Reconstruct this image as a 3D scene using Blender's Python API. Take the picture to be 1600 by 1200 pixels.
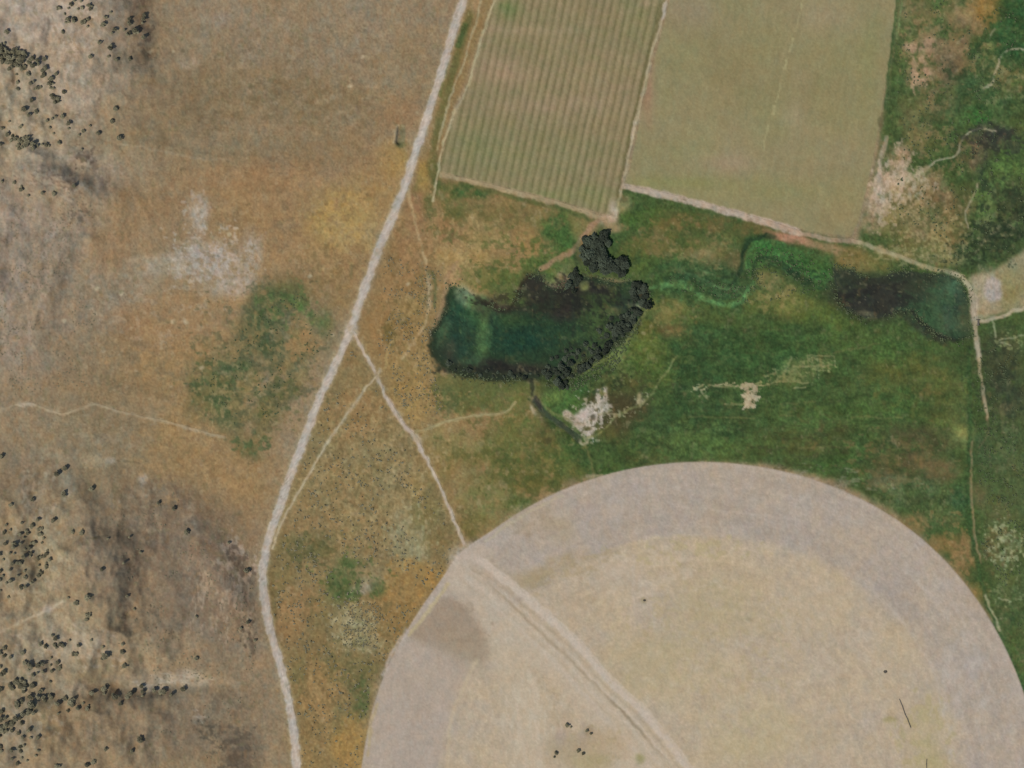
import bpy, math, random
import numpy as np
from mathutils import Vector, Matrix

for o in list(bpy.data.objects):
    bpy.data.objects.remove(o)
sc = bpy.context.scene
COL = sc.collection
R = math.radians

# ------------------------------------------------------------------ camera, sky, sun, exposure
S = 0.75                                   # metres per map unit
CAM_H = 8000.0
cam_d = bpy.data.cameras.new('camera')
cam = bpy.data.objects.new('camera', cam_d)
COL.objects.link(cam)
cam.location = (0, 0, CAM_H)
cam_d.sensor_fit = 'HORIZONTAL'
cam_d.sensor_width = 36.0
cam_d.lens = 36.0 * CAM_H / (1600 * S)
cam_d.clip_start = 10.0
cam_d.clip_end = 60000.0
sc.camera = cam

SUN_EL, SUN_AZ = 54.0, 232.0               # azimuth clockwise from north: afternoon sun in the southwest
w = bpy.data.worlds.new('World')
sc.world = w
w.use_nodes = True
nt = w.node_tree
bg = nt.nodes['Background']
sky = nt.nodes.new('ShaderNodeTexSky')
sky.sky_type = 'NISHITA'
sky.sun_disc = False
sky.sun_elevation = R(SUN_EL)
sky.sun_rotation = R(SUN_AZ)
sky.altitude = 1500
nt.links.new(sky.outputs[0], bg.inputs[0])
bg.inputs[1].default_value = 0.10
sd = bpy.data.lights.new('sun', 'SUN')
sd.energy = 3.38
sd.angle = R(0.6)
sd.color = (1.0, 0.955, 0.88)
so = bpy.data.objects.new('sun', sd)
COL.objects.link(so)
dirv = Vector((math.sin(R(SUN_AZ)) * math.cos(R(SUN_EL)), math.cos(R(SUN_AZ)) * math.cos(R(SUN_EL)), math.sin(R(SUN_EL))))
so.rotation_euler = dirv.to_track_quat('Z', 'Y').to_euler()
so.location = dirv * 9000
sc.view_settings.view_transform = 'Standard'
sc.view_settings.look = 'None'
sc.view_settings.exposure = 0.0
sc.view_settings.gamma = 1.0
sc.render.engine = 'CYCLES'
sc.cycles.filter_width = 1.5
sc.cycles.max_bounces = 4

# ------------------------------------------------------------------ land map helpers (map units, x east, y south)
MX, MY = 300, 300
X0, Y0 = -MX, -MY
CW, CH = 1600 + 2 * MX, 1200 + 2 * MY
gx = np.arange(CW, dtype=np.float32) + X0
gy = np.arange(CH, dtype=np.float32) + Y0
GX, GY = np.meshgrid(gx, gy)

def vnoise(x, y, seed):
    """smooth value noise, lattice spacing 1, range -1..1"""
    r = np.random.RandomState(seed)
    N = 256
    T = (r.rand(N, N) * 2 - 1).astype(np.float32)
    xi = np.floor(x).astype(np.int32); yi = np.floor(y).astype(np.int32)
    fx = (x - xi).astype(np.float32); fy = (y - yi).astype(np.float32)
    fx = fx * fx * (3 - 2 * fx); fy = fy * fy * (3 - 2 * fy)
    x0 = xi & 255; x1 = (xi + 1) & 255; y0 = yi & 255; y1 = (yi + 1) & 255
    a = T[y0, x0]; b = T[y0, x1]; c = T[y1, x0]; d = T[y1, x1]
    return (a + (b - a) * fx) * (1 - fy) + (c + (d - c) * fx) * fy

def fbm(sx, sy, seed, oct=3, rot=0.0, x=None, y=None):
    x = GX if x is None else x; y = GY if y is None else y
    c, s = math.cos(R(rot)), math.sin(R(rot))
    u = (x * c + y * s) / sx; v = (-x * s + y * c) / sy
    out = 0; a = 1.0; t = 0
    for k in range(oct):
        out = out + a * vnoise(u * 2**k + 17.3 * k, v * 2**k + 5.1 * k, seed + k)
        t += a; a *= 0.55
    return out / t

def sstep(a, b, x):
    t = np.clip((x - a) / (b - a), 0, 1)
    return t * t * (3 - 2 * t)

WX = GX + 9 * fbm(45, 45, 11, 4)
WY = GY + 9 * fbm(45, 45, 21, 4)
WX2 = GX + 3.0 * fbm(11, 11, 31, 3)
WY2 = GY + 3.0 * fbm(11, 11, 41, 3)
WX3 = GX + 22 * fbm(60, 60, 511, 4)
WY3 = GY + 22 * fbm(60, 60, 521, 4)
MOT = fbm(26, 26, 51, 4)
MOTF = fbm(7, 7, 61, 3)

def bbox(x0, y0, x1, y1):
    a = max(0, int(x0 - X0)); b = min(CW, int(x1 - X0) + 1)
    c = max(0, int(y0 - Y0)); d = min(CH, int(y1 - Y0) + 1)
    return (slice(c, max(c, d)), slice(a, max(a, b)))

def blur(m, r):
    r = int(r)
    if r < 1: return m
    for _ in range(2):
        for ax in (0, 1):
            p = np.pad(m, [(r + 1, r) if i == ax else (0, 0) for i in (0, 1)], mode='edge')
            c = np.cumsum(p, axis=ax, dtype=np.float64)
            n = 2 * r + 1
            m = ((c[n:] - c[:-n]) if ax == 0 else (c[:, n:] - c[:, :-n])) / n
    return m.astype(np.float32)

def inpoly(px, py, pts):
    ins = np.zeros(px.shape, bool)
    n = len(pts)
    for i in range(n):
        x1, y1 = pts[i]; x2, y2 = pts[(i + 1) % n]
        if y1 == y2: continue
        c = ((y1 > py) != (y2 > py)) & (px < (x2 - x1) * (py - y1) / (y2 - y1) + x1)
        ins ^= c
    return ins

def polymask(pts, soft=3, warp=2):
    xs = [p[0] for p in pts]; ys = [p[1] for p in pts]
    m = soft * 3 + (30 if warp == 1 else 12)
    bb = bbox(min(xs) - m, min(ys) - m, max(xs) + m, max(ys) + m)
    px, py = {0: (GX, GY), 1: (WX, WY), 2: (WX2, WY2)}[warp]
    k = inpoly(px[bb], py[bb], pts).astype(np.float32)
    return bb, blur(k, soft)

C = np.zeros((CH, CW, 3), np.float32)

def lay(bb, m, col):
    c = np.array(col, np.float32)
    C[bb] += (c - C[bb]) * np.clip(m, 0, 1)[..., None]

def poly(pts, col, a=1.0, soft=3, warp=2, mot=0.0):
    bb, m = polymask(pts, soft, warp)
    if mot: m = m * np.clip(1 + mot * 1.6 * MOT[bb], 0, 1.2)
    lay(bb, m * a, col)

def blob(x, y, rx, ry, col, a=0.75, rot=0, mot=0.5, e=0.6, fine=False):
    r = max(rx, ry) * (1 + e) + (14 if fine else 34)
    bb = bbox(x - r, y - r, x + r, y + r)
    if fine or max(rx, ry) < 22: px, py = WX2[bb], WY2[bb]
    elif max(rx, ry) < 45: px, py = WX[bb], WY[bb]
    else: px, py = WX3[bb], WY3[bb]
    c, s = math.cos(R(rot)), math.sin(R(rot))
    u = ((px - x) * c + (py - y) * s) / rx; v = (-(px - x) * s + (py - y) * c) / ry
    d = np.sqrt(u * u + v * v)
    m = 1 - sstep(1 - e, 1 + e, d)
    if mot: m = m * np.clip(1 + mot * (1.3 * MOT[bb] + 0.9 * MOTF[bb]), 0, 1.3)
    lay(bb, m * a, col)

def smooth(pts, step=6.0):
    P = [np.array(p, float) for p in pts]
    P = [2 * P[0] - P[1]] + P + [2 * P[-1] - P[-2]]
    out = []
    for i in range(1, len(P) - 2):
        n = max(1, int(np.linalg.norm(P[i + 1][:2] - P[i][:2]) / step))
        for k in range(n):
            t = k / n
            out.append(0.5 * (2 * P[i] + (P[i + 1] - P[i - 1]) * t + (2 * P[i - 1] - 5 * P[i] + 4 * P[i + 1] - P[i + 2]) * t * t + (3 * P[i] - P[i - 1] - 3 * P[i + 1] + P[i + 2]) * t**3))
    out.append(P[-2])
    return np.array(out)

def dist_line(pts, pad, warp=True):
    xs = [p[0] for p in pts]; ys = [p[1] for p in pts]
    bb = bbox(min(xs) - pad, min(ys) - pad, max(xs) + pad, max(ys) + pad)
    px, py = (WX2[bb], WY2[bb]) if warp else (GX[bb], GY[bb])
    D = np.full(px.shape, 1e9, np.float32)
    sub_x0 = bb[1].start; sub_y0 = bb[0].start
    for i in range(len(pts) - 1):
        x1, y1 = pts[i][:2]; x2, y2 = pts[i + 1][:2]
        b2 = bbox(min(x1, x2) - pad, min(y1, y2) - pad, max(x1, x2) + pad, max(y1, y2) + pad)
        q = (slice(max(b2[0].start - sub_y0, 0), b2[0].stop - sub_y0), slice(max(b2[1].start - sub_x0, 0), b2[1].stop - sub_x0))
        qx, qy = px[q], py[q]
        dx, dy = x2 - x1, y2 - y1
        L = dx * dx + dy * dy + 1e-9
        t = np.clip(((qx - x1) * dx + (qy - y1) * dy) / L, 0, 1)
        d = np.hypot(qx - x1 - t * dx, qy - y1 - t * dy)
        D[q] = np.minimum(D[q], d)
    return bb, D

def line(pts, wd, col, a=0.9, soft=2.5, warp=True, brk=0.0, sm=True, off=0.0):
    P = smooth(pts) if sm else pts
    if off:
        P = np.array(P, float); T = np.gradient(P, axis=0); T /= np.linalg.norm(T, axis=1)[:, None] + 1e-9
        P = P + off * np.stack([-T[:, 1], T[:, 0]], 1)
    bb, D = dist_line(P, wd / 2 + soft + 6, warp)
    m = 1 - sstep(wd / 2 - soft / 2, wd / 2 + soft / 2, D)
    if brk: m = m * np.clip(1 + brk * 1.8 * MOT[bb] + brk * 1.2 * MOTF[bb], 0, 1)
    lay(bb, m * a, col)

SPK = [0]
def specks(x, y, rx, ry, col, a=.6, sx=6, sy=None, thr=.05, w=.2, rot=0, nrot=0):
    """irregular patches of one ground cover, thinning out towards the rim of an ellipse"""
    sy = sy or sx; SPK[0] += 7
    r = max(rx, ry) * 1.5
    bb = bbox(x - r, y - r, x + r, y + r)
    c, s_ = math.cos(R(rot)), math.sin(R(rot))
    u = ((WX[bb] - x) * c + (WY[bb] - y) * s_) / rx; v = (-(WX[bb] - x) * s_ + (WY[bb] - y) * c) / ry
    d = np.sqrt(u * u + v * v)
    n = fbm(sx, sy, 2000 + SPK[0], 4, nrot, GX[bb], GY[bb])
    t = thr + .9 * np.clip(d - .55, 0, 2)
    lay(bb, sstep(t, t + w, n) * a * (d < 1.5), col)
# ------------------------------------------------------------------ outlines shared by the map and the sheets
ROAD = [(790, -300), (766, -160), (744, -75), (724, 0), (709, 45), (692, 105), (671, 172), (650, 235), (629, 300), (609, 348), (592, 390), (577, 430), (561, 474), (547, 517),
        (529, 560), (509, 600), (489, 648), (470, 700), (450, 750), (435, 797), (420, 845), (412, 878), (411, 905), (415, 950), (427, 1000), (441, 1050), (452, 1100), (460, 1150), (464, 1200), (468, 1290), (470, 1499)]
TRACK_E = [(549, 512), (560, 533), (575, 560), (590, 590), (603, 620), (617, 643), (632, 666), (648, 682), (659, 703), (675, 735), (690, 766), (704, 800), (716, 826), (726, 852)]
TRACK_W = [(594, 578), (586, 590), (572, 606), (550, 636), (530, 665), (510, 695), (495, 721), (476, 754), (461, 779), (446, 805), (434, 832), (426, 858)]
TRACK_POND = [(648, 675), (665, 670), (682, 665), (702, 657), (740, 650), (785, 645), (806, 630)]
TRACK_HILL = [(-300, 690), (-150, 640), (-60, 655), (0, 641), (25, 633), (50, 631), (75, 641), (100, 647), (125, 638), (150, 632), (175, 640), (220, 651), (270, 661), (325, 677), (352, 682)]
TRACK_SPUR = [(-300, 1090), (-100, 1030), (0, 988), (40, 968), (75, 953), (103, 938)]
LANE_MID = [(1096, -300), (1070, -120), (1042, 0), (1032, 40), (1016, 90), (1004, 150), (990, 210), (977, 270), (968, 310), (962, 338)]
LANE_SW = [(690, 273), (740, 284), (800, 299), (870, 317), (942, 341)]
LANE_SE = [(976, 293), (1030, 303), (1100, 320), (1150, 334), (1200, 348), (1250, 364), (1300, 374), (1342, 378), (1400, 399), (1450, 417), (1490, 428), (1510, 440), (1518, 458), (1521, 485), (1524, 510), (1529, 560), (1536, 610), (1543, 652)]
LANE_FAR_E = [(1522, 503), (1560, 496), (1600, 480), (1680, 455), (1899, 420)]
LANE_W1 = [(790, -90), (772, 0), (757, 45), (745, 85), (728, 140), (710, 175), (700, 205), (689, 240), (683, 280), (677, 314)]
LANE_W2 = [(775, -90), (752, 0), (745, 35), (735, 62), (722, 105), (708, 140), (700, 170), (690, 200), (684, 235)]
FIELD_STRIPE = [(835, -299), (772, 5), (757, 52), (745, 92), (724, 150), (703, 200), (690, 245), (688, 269), (740, 281), (800, 295), (870, 313), (940, 333), (958, 332), (975, 262), (1000, 155), (1038, 8), (1104, -299)]
FIELD_PLAIN = [(1106, -299), (1046, 2), (1008, 150), (984, 262), (976, 286), (1060, 306), (1140, 327), (1200, 343), (1265, 362), (1330, 370), (1342, 345), (1362, 260), (1374, 195), (1388, 110), (1398, 30), (1408, -60), (1430, -299)]
CX, CY, CR = 1091.0, 1260.0, 538.0
def circ_r(th):
    # th measured from east, counter clockwise as seen on the map
    d = CR + 7 * np.exp(-((th - R(52)) / R(22))**2) - 6 * np.exp(-((th - R(150)) / R(14))**2) - 8 * np.exp(-((th - R(172)) / R(12))**2) + 7 * np.exp(-((th - R(133)) / R(4.0))**2)
    return d
def circle_pts(scale=1.0, dr=0.0, n=220):
    out = []
    for i in range(n):
        th = -math.pi + 2 * math.pi * i / n
        r = float(circ_r(th)) * scale + dr
        out.append((CX + r * math.cos(th), CY - r * math.sin(th)))
    return out
POND = [(702, 450), (712, 447), (726, 452), (744, 466), (760, 474), (776, 484), (796, 484), (808, 468), (816, 446), (828, 432), (843, 430), (852, 445), (868, 452), (884, 452), (892, 436), (906, 430), (930, 434), (960, 442),
        (984, 440), (1003, 442), (1013, 456), (1012, 474), (1001, 484), (999, 497), (984, 515), (966, 532), (950, 545), (932, 556), (912, 562), (898, 570), (884, 590), (868, 600), (848, 594), (824, 590), (800, 592), (776, 594), (750, 590), (724, 586),
        (704, 578), (686, 566), (674, 548), (675, 524), (688, 506), (697, 484), (697, 464)]
LAKE = [(1300, 416), (1330, 422), (1352, 436), (1378, 432), (1404, 424), (1450, 426), (1488, 431), (1504, 442), (1511, 458), (1514, 490), (1514, 528), (1496, 532), (1466, 524), (1446, 506), (1430, 486), (1404, 484), (1384, 496), (1352, 498), (1328, 488), (1313, 470), (1304, 444)]
DITCH = [(836, 628), (846, 640), (862, 654), (884, 670), (904, 686)]

# ------------------------------------------------------------------ land cover colours (sRGB of the ground material, plus some painted hill shade)
C[:] = (141, 123, 96)
# western rangeland
for b in [
    (20, 15, 150, 80, (166, 153, 138), .9), (90, 75, 100, 60, (160, 146, 129), .7), (40, 160, 110, 80, (156, 143, 120), .7),
    (140, 155, 80, 55, (157, 142, 123), .7), (60, 235, 120, 50, (150, 137, 113), .7), (150, 60, 60, 50, (150, 136, 118), .6), (-150, 300, 160, 400, (148, 134, 113), .7), (-150, 900, 160, 300, (144, 129, 106), .7),
    (222, 28, 16, 52, (116, 98, 82), .55), (212, 98, 34, 24, (114, 104, 88), .6), (290, 40, 60, 80, (141, 124, 99), .7), (330, 20, 50, 40, (146, 131, 108), .6),
    (240, 175, 60, 40, (133, 114, 86), .65), (320, 160, 70, 50, (130, 112, 84), .6), (400, 140, 90, 40, (129, 113, 85), .6), (295, 97, 14, 10, (168, 152, 132), .7),
    (350, 30, 14, 12, (160, 145, 130), .5), (400, 60, 50, 60, (141, 125, 102), .6), (500, 60, 110, 60, (139, 122, 96), .6), (580, 25, 60, 40, (142, 127, 103), .6),
    (480, 150, 90, 40, (128, 112, 84), .55), (560, 175, 70, 40, (131, 115, 84), .5), (640, 120, 50, 60, (134, 117, 88), .5), (600, 120, 35, 20, (142, 128, 102), .5),
    (250, 215, 100, 22, (134, 118, 90), .6), (380, 235, 90, 25, (130, 117, 90), .5), (110, 265, 70, 28, (156, 143, 124), .7), (150, 300, 40, 40, (146, 130, 108), .6),
    (60, 375, 110, 70, (148, 133, 113), .65), (10, 430, 40, 130, (150, 137, 121), .6), (120, 450, 90, 70, (136, 121, 98), .6), (200, 470, 70, 50, (146, 133, 112), .55),
    (60, 560, 110, 40, (136, 121, 99), .6), (180, 570, 80, 45, (136, 118, 88), .6), (20, 540, 40, 30, (146, 132, 116), .5),
    (215, 330, 40, 45, (152, 120, 82), .7), (168, 390, 28, 30, (157, 122, 84), .65), (240, 360, 40, 40, (144, 120, 90), .5), (285, 320, 50, 50, (146, 118, 84), .6),
    (300, 260, 60, 25, (142, 119, 86), .5), (385, 325, 60, 55, (154, 122, 80), .75), (340, 300, 50, 30, (150, 121, 84), .6),
    (320, 275, 60, 20, (150, 120, 86), .5), (450, 285, 90, 40, (146, 115, 80), .75), (470, 340, 70, 50, (149, 119, 82), .7), (440, 385, 60, 40, (153, 121, 81), .7),
    (540, 350, 55, 60, (166, 134, 76), .9), (590, 285, 45, 45, (158, 123, 72), .7), (615, 245, 25, 25, (168, 133, 66), .7), (620, 175, 35, 30, (145, 112, 78), .6), (560, 240, 60, 30, (143, 114, 78), .6), (490, 230, 60, 25, (133, 113, 82), .5),
    (515, 415, 50, 30, (152, 120, 78), .7), (470, 440, 50, 18, (134, 110, 74), .6), (530, 460, 30, 30, (138, 112, 70), .6), (560, 410, 22, 30, (146, 116, 76), .6),
    (278, 530, 90, 40, (153, 120, 80), .7), (310, 470, 60, 35, (152, 122, 84), .7), (240, 500, 50, 30, (148, 120, 86), .6), (360, 470, 50, 22, (156, 125, 86), .7), (200, 505, 30, 22, (150, 116, 82), .45),
    (240, 590, 60, 30, (146, 119, 80), .6), (290, 600, 50, 50, (150, 121, 76), .65), (120, 600, 90, 25, (140, 118, 86), .5),
    (260, 640, 100, 30, (146, 120, 82), .5), (300, 700, 80, 45, (155, 124, 80), .8), (340, 770, 70, 60, (155, 125, 84), .8), (390, 740, 50, 70, (153, 122, 80), .7), (270, 680, 50, 25, (150, 120, 78), .6), (385, 830, 22, 50, (150, 122, 84), .6),
    (312, 335, 16, 34, (164, 153, 138), .8), (330, 402, 48, 24, (168, 156, 144), .85), (262, 414, 52, 16, (160, 149, 129), .75), (358, 436, 34, 24, (166, 154, 140), .85), (394, 386, 18, 22, (168, 157, 143), .8), (285, 422, 14, 8, (170, 163, 146), .6),
    (330, 455, 20, 10, (162, 150, 130), .5), (385, 415, 25, 30, (160, 147, 128), .6),
    (135, 700, 110, 60, (128, 115, 88), .6), (180, 680, 60, 30, (134, 122, 98), .5), (30, 680, 60, 50, (140, 126, 104), .55), (50, 740, 50, 30, (131, 116, 94), .6), (100, 725, 30, 30, (142, 130, 110), .5),
]: blob(*b)
# south-western hill; shade of its east side is painted into the darker soil tones
for b in [
    (180, 830, 90, 60, (130, 116, 96), .6), (100, 880, 50, 90, (141, 127, 102), .6), (190, 835, 44, 18, (114, 102, 84), .65), (206, 905, 20, 55, (118, 104, 88), .4), (150, 880, 26, 40, (140, 125, 106), .5),
    (300, 850, 70, 50, (126, 111, 92), .65), (260, 790, 40, 30, (128, 113, 91), .55), (335, 930, 50, 70, (140, 122, 100), .6), (350, 890, 30, 30, (148, 130, 112), .5), (280, 950, 40, 60, (127, 112, 92), .55),
    (60, 985, 100, 40, (148, 135, 111), .6), (100, 1020, 60, 40, (156, 143, 122), .6), (160, 1010, 40, 18, (166, 151, 130), .6), (230, 1010, 60, 40, (146, 130, 104), .55), (155, 1050, 50, 20, (138, 123, 94), .6),
    (270, 1062, 80, 12, (160, 147, 128), .75), (120, 1075, 24, 12, (160, 146, 126), .6), (150, 1130, 90, 50, (133, 115, 90), .65), (230, 1130, 60, 60, (132, 115, 91), .6), (70, 1125, 20, 40, (136, 117, 82), .6), (290, 1080, 50, 16, (133, 119, 96), .6),
    (330, 1100, 50, 25, (124, 112, 94), .6), (320, 1134, 16, 14, (92, 86, 74), .7), (305, 1125, 7, 6, (158, 148, 132), .6), (378, 1172, 28, 34, (96, 86, 74), .65), (270, 1160, 60, 30, (138, 122, 98), .5), (40, 1060, 60, 60, (150, 137, 112), .6), (40, 880, 60, 60, (146, 133, 106), .55),
    (20, 1150, 50, 50, (146, 133, 110), .6), (390, 1080, 26, 50, (133, 117, 95), .5), (395, 1010, 18, 40, (142, 124, 100), .5),
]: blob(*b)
# drainage lines, scarps and pale ridges of the hills
line([(195, 205), (230, 220), (280, 228), (330, 240), (400, 243), (470, 262)], 5, (118, 104, 80), .45, 5, brk=.4)
line([(190, 226), (240, 233), (300, 246), (360, 250)], 4, (160, 146, 122), .4, 4, brk=.4)
line([(182, 168), (200, 170), (222, 174)], 3, (112, 100, 76), .45, 3)
line([(10, 285), (50, 288), (90, 300), (118, 325), (135, 345)], 9, (112, 98, 82), .45, 7, brk=.5)
line([(80, 296), (105, 310), (130, 334), (142, 352)], 4, (168, 152, 132), .45, 3, brk=.3)
line([(130, 236), (142, 246), (150, 262)], 8, (100, 86, 74), .5, 6)
line([(100, 262), (120, 250), (150, 270), (155, 300)], 5, (158, 146, 130), .4, 5)
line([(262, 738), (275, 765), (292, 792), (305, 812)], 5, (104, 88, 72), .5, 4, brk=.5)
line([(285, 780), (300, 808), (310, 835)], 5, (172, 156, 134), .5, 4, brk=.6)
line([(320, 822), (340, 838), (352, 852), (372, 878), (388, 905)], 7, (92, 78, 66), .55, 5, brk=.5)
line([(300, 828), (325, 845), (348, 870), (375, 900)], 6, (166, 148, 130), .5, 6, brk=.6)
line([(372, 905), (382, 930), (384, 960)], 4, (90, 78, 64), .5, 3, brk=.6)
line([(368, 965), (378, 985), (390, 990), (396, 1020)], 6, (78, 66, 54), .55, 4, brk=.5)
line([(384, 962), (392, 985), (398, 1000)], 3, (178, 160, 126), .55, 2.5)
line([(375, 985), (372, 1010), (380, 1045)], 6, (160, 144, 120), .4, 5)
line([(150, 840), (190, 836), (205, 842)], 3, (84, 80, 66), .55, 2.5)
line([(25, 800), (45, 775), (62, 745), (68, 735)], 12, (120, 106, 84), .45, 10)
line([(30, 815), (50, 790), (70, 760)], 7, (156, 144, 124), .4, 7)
line([(180, 719), (200, 720), (218, 724)], 2.5, (104, 94, 72), .5, 2)
blob(150, 718, 30, 10, (152, 146, 124), .55); blob(172, 720, 9, 5, (172, 162, 148), .5); blob(224, 750, 6, 10, (172, 160, 146), .6); blob(98, 755, 16, 22, (148, 146, 128), .5)
line([(100, 1195), (200, 1075), (260, 1062), (330, 1058)], 6, (162, 149, 128), .25, 6)
line([(235, 1148), (265, 1144), (300, 1140)], 3, (112, 100, 84), .4, 3)
line([(350, 1140), (370, 1160), (385, 1200), (395, 1260)], 26, (86, 77, 66), .5, 22, brk=.4)
# vertical wash streaks on the eastern hill slope
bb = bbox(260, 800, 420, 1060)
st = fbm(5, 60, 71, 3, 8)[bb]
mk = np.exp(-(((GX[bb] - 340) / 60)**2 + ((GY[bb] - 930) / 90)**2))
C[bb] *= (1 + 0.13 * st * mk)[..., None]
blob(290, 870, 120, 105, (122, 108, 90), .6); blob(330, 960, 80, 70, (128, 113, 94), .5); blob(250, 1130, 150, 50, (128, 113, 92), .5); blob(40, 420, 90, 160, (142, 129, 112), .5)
# green seep west of the road
G1 = [(398, 470), (440, 436), (470, 448), (505, 476), (528, 508), (520, 540), (490, 562), (462, 600), (440, 650), (415, 668), (400, 712), (376, 706), (355, 676), (322, 655), (318, 622), (292, 596), (300, 575), (345, 560), (372, 520)]
poly(G1, (100, 97, 64), .68, 13, 1, mot=.9)
for b in [(425, 512, 36, 28, (70, 82, 56), .85), (410, 545, 40, 22, (72, 84, 56), .7), (455, 455, 22, 18, (92, 96, 60), .6), (480, 490, 34, 8, (84, 108, 62), .7, 40), (440, 610, 30, 16, (72, 84, 54), .6), (360, 575, 40, 12, (74, 86, 56), .6),
          (350, 630, 22, 36, (82, 92, 58), .65), (372, 590, 20, 30, (88, 94, 60), .5), (385, 700, 22, 10, (88, 94, 60), .65, 30), (470, 530, 24, 24, (142, 118, 72), .75), (388, 600, 16, 20, (142, 122, 78), .55), (330, 600, 14, 16, (140, 120, 76), .5), (318, 590, 26, 30, (98, 98, 62), .6), (310, 640, 20, 24, (104, 100, 64), .5), (420, 470, 26, 30, (84, 92, 58), .7), (505, 505, 14, 20, (88, 98, 60), .6), (400, 500, 26, 30, (76, 86, 58), .6), (420, 640, 20, 20, (112, 104, 64), .5), (440, 570, 14, 10, (136, 116, 72), .5),
          (350, 545, 12, 6, (150, 132, 94), .6), (345, 566, 6, 6, (150, 138, 104), .6)]: blob(*b, mot=.9) if len(b) == 7 else blob(*b)
line([(331, 632), (332, 650), (333, 672)], 2, (160, 142, 96), .6, 2)
# road verge country, triangle between road and circle
TRI = [(548, 520), (590, 590), (640, 680), (700, 790), (725, 850), (700, 910), (640, 985), (600, 1045), (580, 1110), (560, 1220), (555, 1499), (470, 1499), (466, 1200), (440, 1050), (418, 990), (412, 900), (420, 840), (470, 700), (510, 600)]
poly(TRI, (130, 113, 76), .95, 4, 2)
for b in [(560, 645, 50, 40, (142, 114, 72), .7), (500, 700, 26, 40, (132, 116, 78), .6), (600, 720, 50, 40, (134, 120, 82), .7), (560, 760, 60, 40, (130, 117, 80), .6), (450, 820, 30, 30, (140, 114, 76), .6), (620, 790, 40, 40, (132, 119, 84), .6),
          (480, 852, 46, 22, (98, 97, 62), .65), (540, 840, 30, 40, (136, 119, 78), .5), (640, 850, 34, 40, (138, 132, 98), .7), (660, 700, 20, 40, (140, 115, 72), .55), (665, 800, 24, 40, (112, 106, 64), .55), (690, 850, 20, 30, (118, 102, 64), .55),
          (655, 905, 44, 24, (160, 122, 64), .9), (625, 940, 36, 30, (152, 116, 64), .8), (610, 985, 30, 40, (146, 114, 66), .7), (580, 905, 30, 18, (140, 130, 98), .6), (545, 880, 24, 10, (86, 98, 58), .7), (535, 915, 26, 26, (82, 97, 58), .8), (590, 920, 12, 12, (82, 96, 60), .7),
          (565, 920, 16, 8, (158, 145, 122), .7), (553, 975, 34, 26, (142, 136, 100), .8), (570, 1005, 40, 14, (140, 134, 100), .6), (450, 960, 26, 44, (150, 115, 74), .75), (500, 960, 20, 30, (120, 106, 66), .6), (480, 1010, 30, 24, (128, 108, 70), .6), (440, 900, 20, 40, (120, 106, 68), .6),
          (500, 1080, 34, 44, (152, 118, 72), .8), (550, 1050, 44, 26, (112, 104, 66), .7), (560, 1095, 14, 28, (92, 96, 60), .75), (530, 1125, 10, 26, (106, 110, 76), .7), (545, 1165, 30, 40, (160, 122, 62), .85), (480, 1165, 30, 40, (140, 113, 70), .7), (470, 1060, 14, 30, (110, 102, 64), .6), (515, 1360, 60, 160, (142, 116, 72), .7),
          (425, 935, 6, 40, (112, 100, 62), .5), (545, 560, 14, 16, (146, 114, 70), .5), (650, 760, 14, 26, (150, 124, 74), .5)]: blob(*b, mot=.8) if len(b) == 7 else blob(*b)
line([(632, 678), (630, 700), (622, 750), (617, 800), (612, 845), (611, 880)], 3, (104, 88, 58), .55, 3, brk=.3)
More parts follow.
